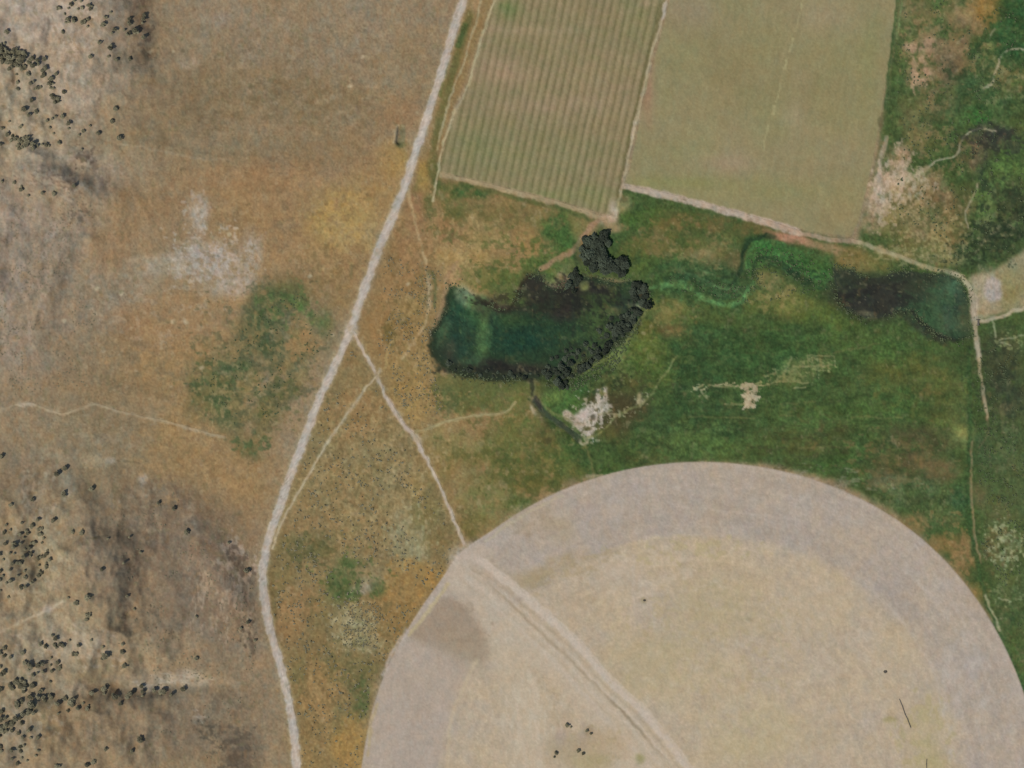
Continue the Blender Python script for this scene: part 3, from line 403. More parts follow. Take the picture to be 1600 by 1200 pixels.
# irregular cover, region by region: x, y, rx, ry, colour, strength, grain x, grain y, threshold, width, rot, grain rot
for q in [
  # SW hill; dark crest specks are brush and soil plus painted slope shade
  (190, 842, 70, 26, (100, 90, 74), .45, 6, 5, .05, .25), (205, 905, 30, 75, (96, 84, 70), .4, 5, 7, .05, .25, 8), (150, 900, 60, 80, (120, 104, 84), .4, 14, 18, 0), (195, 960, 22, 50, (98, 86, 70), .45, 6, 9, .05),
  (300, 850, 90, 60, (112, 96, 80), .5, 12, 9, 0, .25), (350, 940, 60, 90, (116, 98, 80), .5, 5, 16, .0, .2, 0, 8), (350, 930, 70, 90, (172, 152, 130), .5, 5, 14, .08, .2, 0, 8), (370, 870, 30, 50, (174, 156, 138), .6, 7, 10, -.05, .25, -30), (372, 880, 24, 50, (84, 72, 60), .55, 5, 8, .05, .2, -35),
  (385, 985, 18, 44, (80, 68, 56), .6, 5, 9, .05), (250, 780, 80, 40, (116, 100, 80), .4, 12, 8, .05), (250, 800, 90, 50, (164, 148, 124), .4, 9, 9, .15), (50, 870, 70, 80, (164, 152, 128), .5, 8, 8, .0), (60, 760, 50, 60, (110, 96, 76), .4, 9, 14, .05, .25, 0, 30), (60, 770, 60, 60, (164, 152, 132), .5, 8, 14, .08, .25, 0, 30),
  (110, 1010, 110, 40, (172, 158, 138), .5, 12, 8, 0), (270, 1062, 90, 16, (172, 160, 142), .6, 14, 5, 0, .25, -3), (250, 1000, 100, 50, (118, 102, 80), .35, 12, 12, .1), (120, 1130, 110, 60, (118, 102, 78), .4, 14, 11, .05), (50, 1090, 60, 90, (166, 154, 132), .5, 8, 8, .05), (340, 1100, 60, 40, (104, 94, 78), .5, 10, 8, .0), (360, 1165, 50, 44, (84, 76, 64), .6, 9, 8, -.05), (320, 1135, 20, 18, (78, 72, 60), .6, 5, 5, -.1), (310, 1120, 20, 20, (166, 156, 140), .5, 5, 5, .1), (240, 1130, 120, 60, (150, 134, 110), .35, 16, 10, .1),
  # NW hill
  (50, 60, 140, 110, (174, 160, 144), .45, 14, 12, .05), (150, 60, 100, 90, (132, 116, 94), .4, 8, 9, .05), (222, 40, 26, 60, (94, 80, 66), .6, 5, 9, .0), (210, 98, 44, 28, (98, 90, 74), .55, 7, 7, .0), (185, 185, 14, 28, (104, 96, 80), .5, 5, 7, 0), (110, 200, 100, 40, (124, 108, 86), .35, 9, 6, .1), (60, 210, 100, 60, (172, 158, 136), .45, 8, 7, .1), (135, 245, 24, 22, (88, 76, 64), .6, 5, 6, -.05), (90, 290, 80, 24, (104, 90, 76), .5, 8, 5, .05, .2, 18), (120, 275, 90, 40, (170, 154, 138), .45, 8, 8, .1), (120, 335, 30, 22, (88, 78, 66), .5, 5, 5, .05),
  (40, 420, 110, 140, (164, 148, 134), .35, 12, 16, .1), (60, 480, 150, 160, (120, 108, 88), .35, 14, 16, .08), (140, 400, 100, 100, (122, 108, 84), .3, 10, 10, .1),
  # rangeland
  (330, 120, 160, 120, (116, 102, 76), .35, 14, 10, .08), (500, 120, 180, 120, (118, 102, 78), .35, 10, 8, .1), (480, 100, 200, 130, (160, 144, 120), .3, 9, 8, .14), (400, 170, 160, 60, (112, 98, 70), .35, 18, 7, .05), (520, 200, 120, 70, (120, 100, 70), .35, 10, 8, .08),
  (450, 300, 150, 70, (166, 132, 90), .35, 16, 10, .1), (450, 330, 160, 80, (120, 98, 70), .35, 12, 9, .1), (540, 360, 80, 80, (178, 148, 92), .4, 14, 14, .05), (330, 400, 90, 60, (178, 168, 154), .55, 8, 7, 0), (330, 410, 90, 60, (138, 118, 86), .5, 9, 7, .1), (310, 330, 24, 46, (176, 166, 152), .5, 6, 7, 0),
  (240, 480, 130, 90, (166, 154, 134), .35, 12, 10, .1), (230, 560, 160, 80, (116, 104, 80), .35, 12, 8, .1), (290, 540, 130, 60, (170, 134, 88), .4, 14, 8, .05), (210, 640, 180, 60, (112, 98, 72), .35, 14, 9, .08), (300, 720, 110, 90, (172, 138, 92), .35, 14, 10, .05), (330, 740, 110, 80, (124, 104, 74), .35, 11, 9, .1), (130, 690, 120, 50, (150, 138, 114), .4, 12, 8, .05), (500, 420, 80, 60, (112, 96, 62), .45, 10, 8, .05), (560, 420, 40, 80, (150, 118, 78), .4, 9, 9, 0),
  # seep
  (410, 560, 120, 130, (150, 130, 88), .5, 8, 8, .12), (410, 560, 130, 140, (78, 84, 60), .5, 9, 8, .0), (400, 560, 120, 130, (132, 116, 78), .5, 14, 12, .05), (450, 480, 70, 50, (80, 100, 60), .5, 8, 6, .05, .2, 30), (340, 600, 60, 60, (70, 84, 54), .6, 7, 8, .02), (350, 620, 60, 60, (158, 138, 96), .5, 6, 7, .12), (430, 620, 60, 60, (80, 88, 54), .5, 8, 7, .1), (470, 540, 40, 30, (160, 124, 80), .5, 7, 7, .05), (390, 690, 40, 20, (78, 92, 60), .7, 7, 6, -.05), (435, 650, 24, 24, (150, 140, 108), .4, 6, 5, .1),
  # strip
  (650, 380, 60, 90, (168, 130, 84), .45, 8, 10, .05), (640, 420, 50, 120, (112, 94, 58), .45, 7, 9, .08), (740, 370, 80, 60, (172, 142, 92), .5, 7, 7, .05), (760, 350, 110, 50, (96, 96, 56), .55, 8, 7, .05), (800, 400, 80, 50, (86, 96, 52), .55, 9, 7, .08), (720, 410, 50, 40, (176, 148, 96), .5, 6, 6, 0), (780, 430, 70, 40, (70, 84, 44), .55, 8, 6, .05), (840, 400, 50, 40, (70, 90, 46), .6, 8, 8, 0), (690, 340, 40, 60, (84, 90, 50), .5, 7, 8, .1), (640, 500, 50, 90, (100, 90, 54), .5, 6, 8, .1), (640, 520, 60, 110, (176, 144, 92), .45, 5, 8, .1), (668, 450, 20, 50, (96, 98, 66), .5, 5, 8, .05),
  (660, 620, 60, 60, (176, 142, 84), .5, 6, 6, .05), (740, 615, 80, 34, (80, 86, 48), .7, 9, 7, -.05), (775, 612, 90, 34, (92, 98, 58), .75, 12, 9, -.3), (800, 640, 50, 24, (104, 104, 60), .6, 9, 8, -.2), (800, 440, 70, 30, (84, 96, 52), .7, 10, 8, -.25), (745, 440, 40, 24, (124, 116, 68), .6, 9, 8, -.2), (850, 415, 40, 26, (82, 100, 54), .7, 9, 8, -.25), (700, 610, 40, 40, (84, 92, 56), .6, 9, 9, -.1), (820, 690, 90, 60, (90, 96, 54), .5, 14, 10, -.15), (720, 640, 60, 40, (146, 132, 86), .4, 7, 6, .1), (790, 620, 60, 30, (92, 98, 54), .7, 9, 7, -.1), (770, 690, 110, 60, (88, 92, 52), .55, 10, 9, .02), (740, 740, 80, 90, (140, 128, 84), .5, 8, 8, .08), (830, 740, 90, 60, (74, 84, 44), .6, 10, 9, .0), (860, 700, 70, 60, (128, 116, 66), .4, 8, 8, .12), (780, 800, 70, 50, (116, 118, 72), .45, 7, 8, .05), (720, 820, 40, 40, (88, 84, 48), .5, 7, 7, .05),
  # triangle
  (570, 720, 120, 140, (104, 94, 62), .4, 4, 4, .12), (580, 740, 130, 160, (162, 142, 100), .55, 6, 7, .0), (520, 800, 80, 100, (156, 124, 80), .45, 9, 9, .0), (560, 650, 70, 60, (162, 126, 80), .5, 8, 7, .02), (640, 840, 50, 60, (160, 154, 120), .5, 6, 8, .02), (490, 860, 60, 34, (84, 86, 54), .6, 9, 7, -.02), (460, 940, 50, 60, (160, 122, 78), .5, 8, 8, 0), (550, 900, 70, 50, (74, 90, 52), .65, 10, 9, .0), (555, 980, 60, 50, (166, 158, 124), .6, 4, 5, .02), (560, 1040, 90, 60, (96, 94, 60), .5, 7, 7, .05), (650, 900, 60, 36, (172, 130, 66), .5, 9, 7, 0), (620, 960, 40, 60, (110, 96, 60), .5, 7, 8, .08), (500, 1090, 60, 80, (166, 130, 80), .5, 7, 9, 0), (500, 1100, 70, 100, (112, 96, 62), .5, 6, 8, .1), (550, 1160, 40, 60, (176, 136, 74), .5, 8, 9, 0), (560, 1090, 20, 40, (80, 92, 56), .6, 5, 8, -.05), (425, 950, 14, 60, (100, 90, 58), .5, 5, 9, 0), (690, 810, 24, 60, (110, 100, 62), .45, 6, 8, .05),
  # north meadow edge and creek
  (1060, 370, 110, 50, (132, 112, 72), .45, 9, 7, .08), (1040, 360, 100, 40, (68, 84, 44), .55, 12, 8, .0), (1080, 410, 70, 30, (140, 128, 86), .45, 8, 6, .1), (1080, 450, 90, 36, (48, 68, 42), .6, 10, 7, .0), (1110, 455, 90, 34, (80, 108, 66), .6, 9, 5, .02, .2, 10), (1010, 440, 60, 40, (52, 70, 42), .6, 9, 8, .05), (1170, 440, 34, 30, (50, 68, 42), .6, 7, 7, .0), (1240, 405, 90, 26, (72, 108, 62), .5, 8, 4, .05, .2, 22), (1240, 420, 90, 24, (34, 52, 36), .55, 8, 4, .12, .2, 22), (1210, 460, 60, 40, (136, 126, 80), .5, 8, 8, .08), (1250, 480, 90, 30, (78, 90, 48), .5, 10, 7, .0), (1045, 500, 50, 40, (126, 116, 68), .5, 9, 8, .05), (1020, 570, 60, 50, (96, 106, 58), .5, 8, 9, .05), (970, 590, 70, 40, (56, 72, 40), .6, 8, 8, .0), (960, 630, 50, 34, (60, 54, 38), .55, 9, 8, .0), (990, 560, 60, 40, (120, 126, 78), .4, 6, 7, .15), (880, 620, 50, 30, (90, 116, 60), .55, 7, 6, .0), (870, 625, 60, 30, (50, 66, 40), .5, 7, 7, .1),
  # NE scrub
  (1440, 60, 60, 80, (146, 122, 88), .5, 9, 11, .05), (1440, 100, 60, 90, (68, 84, 48), .6, 9, 10, .05), (1440, 110, 30, 50, (176, 146, 118), .6, 6, 8, .05), (1510, 70, 50, 80, (132, 112, 76), .5, 9, 10, .05), (1540, 130, 80, 80, (46, 66, 40), .55, 11, 10, .05), (1560, 60, 60, 70, (50, 74, 42), .6, 11, 10, .0), (1540, 25, 34, 30, (158, 122, 62), .5, 8, 8, .0), (1490, 190, 60, 60, (60, 78, 46), .5, 9, 10, .05), (1460, 240, 60, 60, (140, 120, 84), .45, 8, 9, .08), (1550, 225, 60, 30, (52, 54, 46), .6, 9, 7, .0), (1410, 280, 50, 60, (182, 164, 140), .55, 6, 8, .02), (1440, 330, 80, 60, (164, 144, 106), .5, 6, 7, .05), (1440, 350, 80, 60, (88, 86, 52), .55, 6, 6, .05), (1560, 300, 60, 80, (90, 112, 62), .5, 9, 12, .05), (1570, 340, 60, 80, (44, 56, 38), .6, 8, 9, .0), (1510, 390, 50, 40, (46, 60, 38), .6, 9, 8, .0), (1480, 370, 50, 50, (158, 146, 102), .45, 5, 6, .08), (1410, 400, 80, 20, (150, 142, 102), .5, 8, 5, .05, .2, 15), (1340, 400, 60, 20, (84, 88, 48), .5, 8, 5, .1, .2, 15),
  # meadow
  (1150, 590, 150, 80, (48, 68, 40), .45, 16, 8, .05), (1250, 640, 220, 60, (80, 98, 56), .4, 18, 6, .08), (1100, 690, 120, 40, (88, 108, 62), .45, 12, 7, .05), (1300, 700, 150, 50, (62, 66, 42), .45, 12, 7, .05), (1400, 720, 110, 60, (112, 98, 64), .45, 12, 8, .08), (1430, 600, 100, 80, (96, 100, 54), .4, 12, 10, .08), (1430, 780, 90, 50, (112, 118, 82), .4, 7, 8, .1), (1470, 830, 60, 60, (136, 114, 72), .5, 8, 9, .08), (1500, 870, 24, 50, (150, 118, 76), .5, 7, 8, 0), (1000, 700, 80, 40, (54, 68, 40), .5, 10, 8, .05), (1030, 720, 60, 14, (90, 84, 50), .4, 7, 5, .05), (1370, 540, 120, 40, (82, 104, 54), .4, 12, 7, .08),
  (1560, 600, 60, 80, (48, 54, 40), .55, 8, 10, .0), (1570, 720, 50, 80, (90, 100, 62), .45, 9, 12, .05), (1565, 850, 40, 50, (150, 156, 116), .5, 5, 6, .1), (1560, 850, 40, 60, (78, 72, 46), .5, 6, 7, .1), (1580, 980, 50, 90, (60, 78, 44), .5, 9, 11, .05), (1575, 535, 40, 20, (146, 150, 104), .5, 5, 5, .1),
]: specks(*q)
# winding reed bed of the creek
for p_, w_, c_, a_ in [([(1012, 452), (1035, 446), (1062, 446), (1085, 456), (1108, 470), (1135, 477), (1156, 470), (1170, 452), (1176, 440)], 6, (92, 128, 78), .75), ([(1020, 425), (1050, 416), (1080, 418), (1105, 430), (1135, 436)], 14, (58, 82, 50), .6), ([(1040, 436), (1070, 432), (1100, 446), (1130, 462), (1150, 460)], 12, (52, 76, 50), .6),
                       ([(1070, 425), (1100, 436), (1125, 450), (1150, 455)], 3, (90, 116, 80), .5), ([(1085, 420), (1110, 426), (1140, 442)], 2.5, (84, 112, 74), .45), ([(1140, 446), (1158, 425), (1160, 398), (1172, 378), (1196, 368)], 5, (38, 56, 38), .8), ([(1128, 434), (1150, 430)], 6, (44, 60, 42), .6),
                       ([(1170, 430), (1168, 402), (1180, 384), (1200, 376), (1228, 384), (1256, 398)], 6, (72, 108, 62), .65), ([(1176, 430), (1180, 408), (1200, 402), (1226, 412), (1248, 430), (1268, 440)], 4, (40, 58, 40), .75), ([(1190, 395), (1220, 398), (1250, 412), (1284, 424), (1304, 436)], 5, (76, 112, 62), .6), ([(1236, 412), (1262, 422), (1290, 432)], 3, (48, 72, 44), .6), ([(1226, 408), (1250, 424), (1276, 436), (1302, 446)], 3, (78, 110, 66), .5), ([(1184, 418), (1202, 410), (1222, 420), (1240, 436)], 2.5, (78, 108, 66), .5)]:
    line(p_, w_, c_, a_, max(2.5, w_ * .6), brk=.35)
for q in [(375, 400, 60, 50, (146, 124, 92), .5, 7, 7, .05), (410, 400, 24, 60, (150, 122, 84), .6, 8, 8, -.05), (470, 535, 34, 26, (156, 122, 78), .6, 8, 7, -.1), (1385, 290, 30, 60, (186, 168, 148), .6, 6, 9, -.05), (1378, 340, 24, 30, (180, 160, 134), .6, 8, 7, -.1)]: specks(*q)
# hay fields
bbs, ms = polymask(FIELD_STRIPE, 1, 0)
lay(bbs, ms, (133, 122, 90))
px, py = GX[bbs], GY[bbs]
across = px + 0.222 * py + 0.8 * fbm(40, 40, 111, 2)[bbs]
row = np.cos(2 * math.pi * across / 12.35)
rn = 0.62 + 0.38 * fbm(12, 34, 121, 3, -12.5)[bbs]
row = .55 * row + .25 - 1.5 * np.clip(-row - .35, 0, 1) * (1 + .5 * fbm(3, 9, 127, 2, -12.5)[bbs])
C[bbs] += (ms * row * rn * 18)[..., None] * np.array([1.1, 0.9, 0.85], np.float32)
sec = np.cos(2 * math.pi * across / 6.175 + 1.2)
C[bbs] += (ms * sec * 2.6)[..., None]
along = py - 0.222 * px
band = fbm(400, 26, 131, 3, 12.5)[bbs]
C[bbs] += (ms * np.clip(band * 1.5, -1, 1))[..., None] * np.array([3.5, 1.0, 1.6], np.float32)
C[bbs] += (ms * 7 * fbm(9, 9, 136, 3)[bbs])[..., None] * np.array([1, .4, .8], np.float32)
def fblob(bbm, x, y, rx, ry, dc):
    bb, m = bbm
    d = ((GX[bb] - x) / rx)**2 + ((GY[bb] - y) / ry)**2
    C[bb] += (m * np.exp(-d))[..., None] * np.array(dc, np.float32)
for f in [(795, 12, 20, 16, (-20, -4, -12)), (830, 48, 60, 7, (12, 8, 10)), (760, 40, 14, 14, (10, 6, 8)), (860, 118, 100, 12, (5, 3, 4)), (950, 140, 40, 14, (6, 1, 3)), (900, 160, 100, 9, (4, 3, 4)), (820, 250, 110, 40, (-4, 1, -2)), (860, 305, 70, 14, (-8, 1, -5)), (1000, 20, 30, 50, (-5, 1, -3)), (740, 230, 40, 40, (-5, 0, -3)), (850, 165, 90, 14, (6, 2, 5)), (1010, 5, 14, 8, (20, 10, 16)), (780, 110, 50, 20, (12, 4, 8)), (930, 310, 30, 20, (-7, 0, -5))]:
    fblob((bbs, ms), *f)
bbp, mp = polymask(FIELD_PLAIN, 1, 0)
lay(bbp, mp, (138, 130, 95))
C[bbp] += (mp * (4.0 * fbm(5, 46, 141, 3, 12)[bbp] + 3.0 * fbm(4, 4, 151, 2)[bbp]))[..., None]
C[bbp] += (mp * 4.5 * fbm(60, 60, 161, 4)[bbp])[..., None] * np.array([1, -.1, .6], np.float32)
for f in [(1080, 20, 40, 30, (4, 0, 8)), (1290, 20, 60, 30, (8, 4, 8)), (1140, 255, 50, 16, (10, 4, 10)), (1200, 300, 120, 20, (-2, 0, -4)), (1060, 285, 80, 10, (-3, 1, -7)), (1150, 110, 60, 60, (-2, -4, -6)), (1300, 140, 60, 80, (-2, -3, -5)), (1360, 100, 20, 80, (-5, 0, -4)), (1012, 130, 10, 60, (12, -8, 0)), (1320, 330, 30, 30, (2, -1, -6)), (1240, 180, 16, 18, (10, 8, 10))]:
    fblob((bbp, mp), *f)
for p, wd, a in [([(1255, 0), (1251, 14)], 3, .6), ([(1250, 20), (1243, 50)], 2, .35), ([(1240, 60), (1234, 80)], 4, .5), ([(1229, 95), (1226, 108)], 5, .7), ([(1220, 130), (1212, 160)], 2.5, .55), ([(1210, 168), (1207, 178)], 5, .6), ([(1200, 195), (1194, 235)], 2.5, .5), ([(1262, -60), (1257, -10)], 3, .4)]:
    line(p, wd, (166, 158, 116), a, 2.5, sm=False)
# verges and lanes of the fields
line([(720, 288), (800, 307), (870, 325), (930, 345)], 8, (66, 84, 46), .6, 6, brk=.35)
line([(1404, -100), (1402, 0), (1395, 60), (1389, 110), (1384, 170)], 5, (70, 88, 52), .85, 4, brk=.15); line([(1411, -100), (1409, 0), (1402, 60)], 3, (130, 138, 92), .6, 3)
line([(1376, 185), (1375, 196)], 8, (92, 88, 60), .7, 4)
line(LANE_MID, 4.5, (168, 156, 126), .85, 2.5, brk=.35); line(LANE_MID, 4, (98, 92, 58), .6, 3, off=5.5, brk=.2)
line([(1040, 8), (1036, 28)], 6, (178, 166, 152), .7, 3); line([(993, 190), (987, 215)], 4, (178, 166, 146), .6, 2.5)
line(LANE_SW, 8, (160, 143, 110), .85, 4, brk=.2)
line([(975, 291)] + LANE_SE[1:6], 11, (176, 160, 144), .92, 4, brk=.1)
line(LANE_SE[4:8], 7, (170, 146, 124), .8, 4, brk=.25)
line(LANE_SE[7:12], 8, (162, 152, 120), .8, 5, brk=.25); line(LANE_SE[10:13], 6, (168, 160, 134), .9, 3)
line(LANE_SE[12:16], 8, (166, 156, 134), .9, 4); line(LANE_SE[15:], 5, (158, 146, 118), .8, 3.5, brk=.2)
line([(1521, 465), (1523, 500)], 13, (166, 154, 134), .85, 5)
line(LANE_FAR_E, 6, (168, 158, 132), .9, 3.5)
line(LANE_W1, 4, (170, 160, 126), .85, 2.5, brk=.25); line(LANE_W2, 3.5, (166, 156, 124), .75, 2.5, brk=.3); line([(728, 138), (712, 168)], 6, (150, 140, 118), .5, 4)
blob(948, 343, 15, 9, (174, 150, 126), .9); blob(960, 325, 8, 14, (172, 160, 140), .8); blob(955, 356, 18, 8, (156, 134, 96), .7); blob(975, 318, 12, 12, (150, 140, 96), .75); blob(974, 311, 7, 5, (96, 90, 60), .7)
line([(934, 345), (915, 362), (906, 378), (895, 392), (880, 400), (862, 410), (846, 420)], 8, (160, 124, 96), .8, 4, brk=.25)
line([(905, 372), (902, 390)], 4, (150, 148, 116), .5, 3)
# pond, lake and ditch beds (colour of the water body, weed and mud)
bb, m = polymask(POND, 1, 2)
lay(bb, m, (50, 64, 44))
for b in [(715, 525, 28, 40, (42, 62, 53), .95, 0), (720, 490, 16, 22, (46, 72, 56), .9, 0), (748, 486, 18, 20, (66, 100, 62), .95, 30), (757, 522, 11, 38, (96, 118, 76), .95, 8), (724, 462, 11, 14, (146, 152, 126), .95, -30), (738, 474, 12, 10, (112, 130, 96), .8, 30), (742, 476, 16, 6, (104, 118, 78), .8, 38), (772, 500, 10, 12, (42, 56, 50), .9, 0),
          (800, 505, 26, 10, (68, 86, 50), .8, 0), (825, 530, 56, 22, (36, 60, 48), .95, -4), (870, 515, 34, 18, (44, 62, 46), .7, 0), (835, 474, 76, 19, (50, 46, 38), .97, -6), (835, 446, 18, 18, (52, 49, 42), .95, 0), (890, 470, 40, 22, (46, 43, 37), .85, 0), (880, 490, 20, 12, (56, 48, 44), .6, 0),
          (735, 567, 26, 9, (66, 82, 62), .8, 0), (775, 575, 66, 11, (46, 43, 37), .95, 2), (830, 578, 34, 10, (56, 52, 44), .8, 0), (700, 562, 16, 12, (48, 50, 42), .8, 30), (690, 545, 11, 22, (52, 60, 46), .8, 0), (694, 520, 8, 18, (74, 90, 66), .7, 15), (704, 545, 8, 12, (74, 68, 54), .6, 0),
          (945, 465, 34, 22, (58, 68, 44), .85, 0), (925, 448, 30, 10, (52, 46, 42), .85, 0), (935, 505, 26, 26, (70, 84, 50), .8, 0), (905, 535, 30, 18, (54, 68, 46), .7, -20), (950, 520, 20, 20, (66, 78, 48), .8, 0), (925, 550, 24, 12, (68, 80, 54), .75, -30), (898, 575, 12, 12, (66, 80, 54), .7, 0),
          (975, 475, 20, 14, (50, 58, 48), .8, 0), (996, 478, 10, 3.5, (130, 134, 110), .8, 0), (952, 486, 12, 6, (112, 106, 72), .7, 0), (913, 447, 7, 6, (130, 132, 84), .85, 0), (860, 555, 40, 14, (50, 66, 46), .6, 0), (735, 590, 10, 14, (92, 100, 56), .6, 0), (1005, 455, 9, 12, (44, 40, 38), .85, 0)]:
    blob(*b, mot=.45, e=.7)
for b in [(800, 474, 22, 9, (80, 90, 50), .8), (790, 462, 26, 12, (88, 98, 54), .6), (822, 606, 34, 9, (96, 100, 56), .8), (790, 604, 26, 8, (86, 94, 54), .7), (740, 602, 40, 9, (96, 98, 58), .7), (888, 416, 18, 12, (84, 98, 56), .8), (905, 398, 8, 20, (60, 72, 44), .8), (940, 430, 60, 7, (72, 86, 50), .7), (700, 596, 20, 10, (110, 104, 62), .6)]: blob(*b, mot=.4)
line(POND[3:10], 7, (48, 44, 34), .7, 6, brk=.2); line(POND[-10:], 6, (46, 52, 38), .75, 6, brk=.2)
bb, m = polymask(LAKE, 1, 2)
lay(bb, m, (58, 64, 50))
for b in [(1345, 462, 44, 30, (52, 50, 45), .97, 10), (1400, 460, 40, 28, (55, 53, 47), .95, 0), (1440, 450, 30, 16, (60, 64, 48), .8, 0), (1455, 495, 42, 18, (60, 82, 58), .9, 30), (1480, 472, 28, 34, (66, 82, 62), .85, 0), (1492, 450, 13, 13, (84, 106, 84), .8, -40), (1498, 475, 8, 22, (54, 64, 54), .8, 0), (1490, 510, 26, 16, (74, 88, 68), .7, 0), (1445, 515, 34, 7, (48, 50, 44), .75, 35), (1506, 505, 8, 30, (80, 84, 58), .7, 0), (1478, 490, 6, 30, (74, 82, 70), .4, 0), (1320, 440, 20, 14, (52, 58, 46), .6, 0), (1500, 525, 20, 8, (50, 66, 48), .7, 0)]:
    blob(*b, mot=.45, e=.7)
for q in [(835, 474, 90, 22, (40, 38, 32), .5, 9, 6, .0), (835, 474, 90, 24, (62, 60, 44), .4, 9, 6, .15), (930, 470, 70, 30, (66, 76, 46), .5, 8, 8, .05), (930, 470, 80, 40, (36, 36, 32), .6, 8, 7, .05), (920, 520, 70, 44, (74, 88, 54), .5, 7, 9, .0, .2, -30), (930, 520, 80, 44, (38, 42, 34), .55, 7, 9, .08, .2, -30), (780, 580, 110, 14, (34, 34, 30), .6, 8, 6, -.05), (720, 570, 60, 18, (60, 70, 52), .5, 7, 6, .05), (684, 545, 16, 50, (40, 50, 38), .6, 6, 9, .0), (750, 500, 40, 60, (84, 110, 70), .3, 9, 14, .05), (830, 520, 80, 30, (56, 74, 46), .35, 12, 8, .1), (900, 440, 60, 18, (38, 36, 32), .6, 7, 6, .0), (960, 445, 50, 10, (90, 92, 56), .5, 6, 5, .1), (760, 478, 40, 8, (44, 42, 32), .7, 7, 5, -.1, .2, 25),
          (1370, 462, 80, 34, (40, 38, 34), .5, 12, 8, .0), (1450, 480, 70, 50, (66, 88, 62), .4, 12, 7, .05), (1330, 450, 40, 30, (60, 66, 46), .45, 9, 7, .05), (1350, 492, 30, 8, (110, 104, 78), .4, 6, 4, .05), (1420, 435, 80, 12, (44, 50, 38), .5, 10, 5, .0)]: specks(*q)
line([(700, 572), (730, 584), (780, 588), (840, 590), (880, 592), (920, 566), (960, 538), (996, 504)], 13, (46, 52, 38), .8, 9, brk=.35); line([(676, 520), (676, 548), (692, 568)], 11, (48, 56, 40), .75, 8, brk=.3)
line([(1425, 488), (1444, 508), (1466, 524), (1490, 532)], 6, (46, 46, 42), .7, 5, brk=.3)
line([(1312, 424), (1340, 438), (1380, 440), (1430, 428)], 6, (52, 54, 42), .6, 6)
blob(1352, 490, 14, 4, (116, 108, 88), .5)
# dam ground, bare rubble patch and fence-like paths south-east of the pond
for b in [(960, 620, 40, 26, (70, 66, 44), .85), (985, 635, 26, 20, (70, 66, 42), .8), (920, 620, 26, 22, (66, 78, 44), .7), (880, 630, 28, 22, (72, 98, 50), .8), (900, 605, 24, 12, (60, 88, 48), .7), (866, 618, 16, 14, (100, 116, 62), .7), (855, 600, 14, 14, (72, 84, 48), .7), (975, 600, 40, 16, (78, 84, 46), .7), (930, 640, 14, 20, (70, 60, 42), .6), (960, 665, 20, 14, (74, 70, 44), .7), (940, 675, 20, 12, (92, 92, 50), .6), (838, 610, 10, 14, (84, 88, 48), .7)]: blob(*b, mot=.7)
poly([(931, 608), (948, 606), (949, 630), (956, 632), (948, 642), (942, 646), (938, 654), (930, 662), (928, 676), (916, 683), (902, 672), (892, 662), (880, 654), (878, 642), (890, 640), (898, 652), (910, 644), (920, 632), (930, 626)], (176, 166, 150), .95, 1, 2)
for q in [(915, 655, 44, 34, (88, 86, 60), .75, 5, 5, .12), (935, 625, 22, 34, (84, 80, 54), .7, 5, 5, .12), (912, 660, 40, 30, (188, 178, 166), .7, 5, 5, .0), (960, 644, 40, 10, (150, 148, 116), .7, 4, 3, .05), (1000, 622, 16, 16, (160, 156, 124), .7, 4, 4, .0), (920, 688, 20, 12, (160, 154, 124), .6, 4, 4, .0), (925, 595, 70, 36, (42, 56, 36), .6, 6, 6, .05), (985, 600, 50, 40, (56, 58, 38), .55, 6, 7, .05), (940, 590, 60, 30, (116, 124, 76), .5, 5, 5, .12), (925, 635, 34, 30, (190, 182, 168), .6, 4, 4, .1), (890, 655, 40, 30, (70, 76, 50), .5, 6, 6, .12)]: specks(*q)
for b in [(910, 648, 16, 8, (186, 174, 166), .8, -40), (927, 652, 5, 4, (96, 92, 76), .8, 0), (916, 669, 7, 3.5, (92, 88, 54), .85, 0), (939, 614, 3.5, 5, (110, 108, 60), .8, 0), (886, 647, 6, 8, (180, 158, 136), .6, 0), (905, 662, 6, 3, (150, 136, 112), .6, 0), (942, 632, 3, 6, (140, 134, 116), .7, 0), (833, 641, 4, 8, (176, 166, 140), .8, -30), (999, 623, 4, 8, (164, 158, 122), .85, 0), (1006, 627, 3, 4, (164, 158, 126), .7, 0)]: blob(*b, mot=.3, fine=True)
line([(948, 668), (960, 652), (990, 638), (1008, 628), (1024, 606), (1036, 588), (1048, 570), (1058, 556)], 3, (130, 134, 88), .65, 2.5, brk=.4)
line([(935, 646), (950, 646), (968, 648)], 3, (156, 150, 116), .6, 2.5, brk=.4)
line([(906, 688), (912, 694), (918, 690)], 4, (168, 160, 130), .8, 3); line([(915, 695), (922, 720), (928, 744)], 4, (112, 110, 66), .6, 4)
line([(918, 745), (940, 742)], 5, (164, 150, 126), .6, 4); line([(834, 592), (836, 622)], 3, (120, 122, 84), .5, 2.5); line([(830, 592), (832, 616)], 5, (46, 50, 40), .7, 3)
line([(918, 684), (930, 680), (940, 676)], 3, (150, 146, 92), .5, 3)
line([(846, 630), (866, 646), (888, 656), (900, 676)], 4, (110, 112, 72), .6, 3, brk=.4)
line([(998, 500), (990, 514), (982, 528), (966, 546), (950, 560), (930, 570), (915, 582)], 4, (116, 122, 74), .65, 3, brk=.35)
line([(1012, 484), (1004, 496)], 4, (128, 128, 84), .6, 3); blob(1006, 520, 4, 3, (160, 158, 120), .6, fine=True)
blob(970, 555, 7, 10, (120, 126, 76), .6); line([(1052, 560), (1042, 580)], 2.5, (134, 140, 96), .5, 2)
line(DITCH, 9, (58, 66, 54), .85, 5, brk=.3); line([(838, 622), (844, 636)], 8, (56, 52, 46), .8, 4)
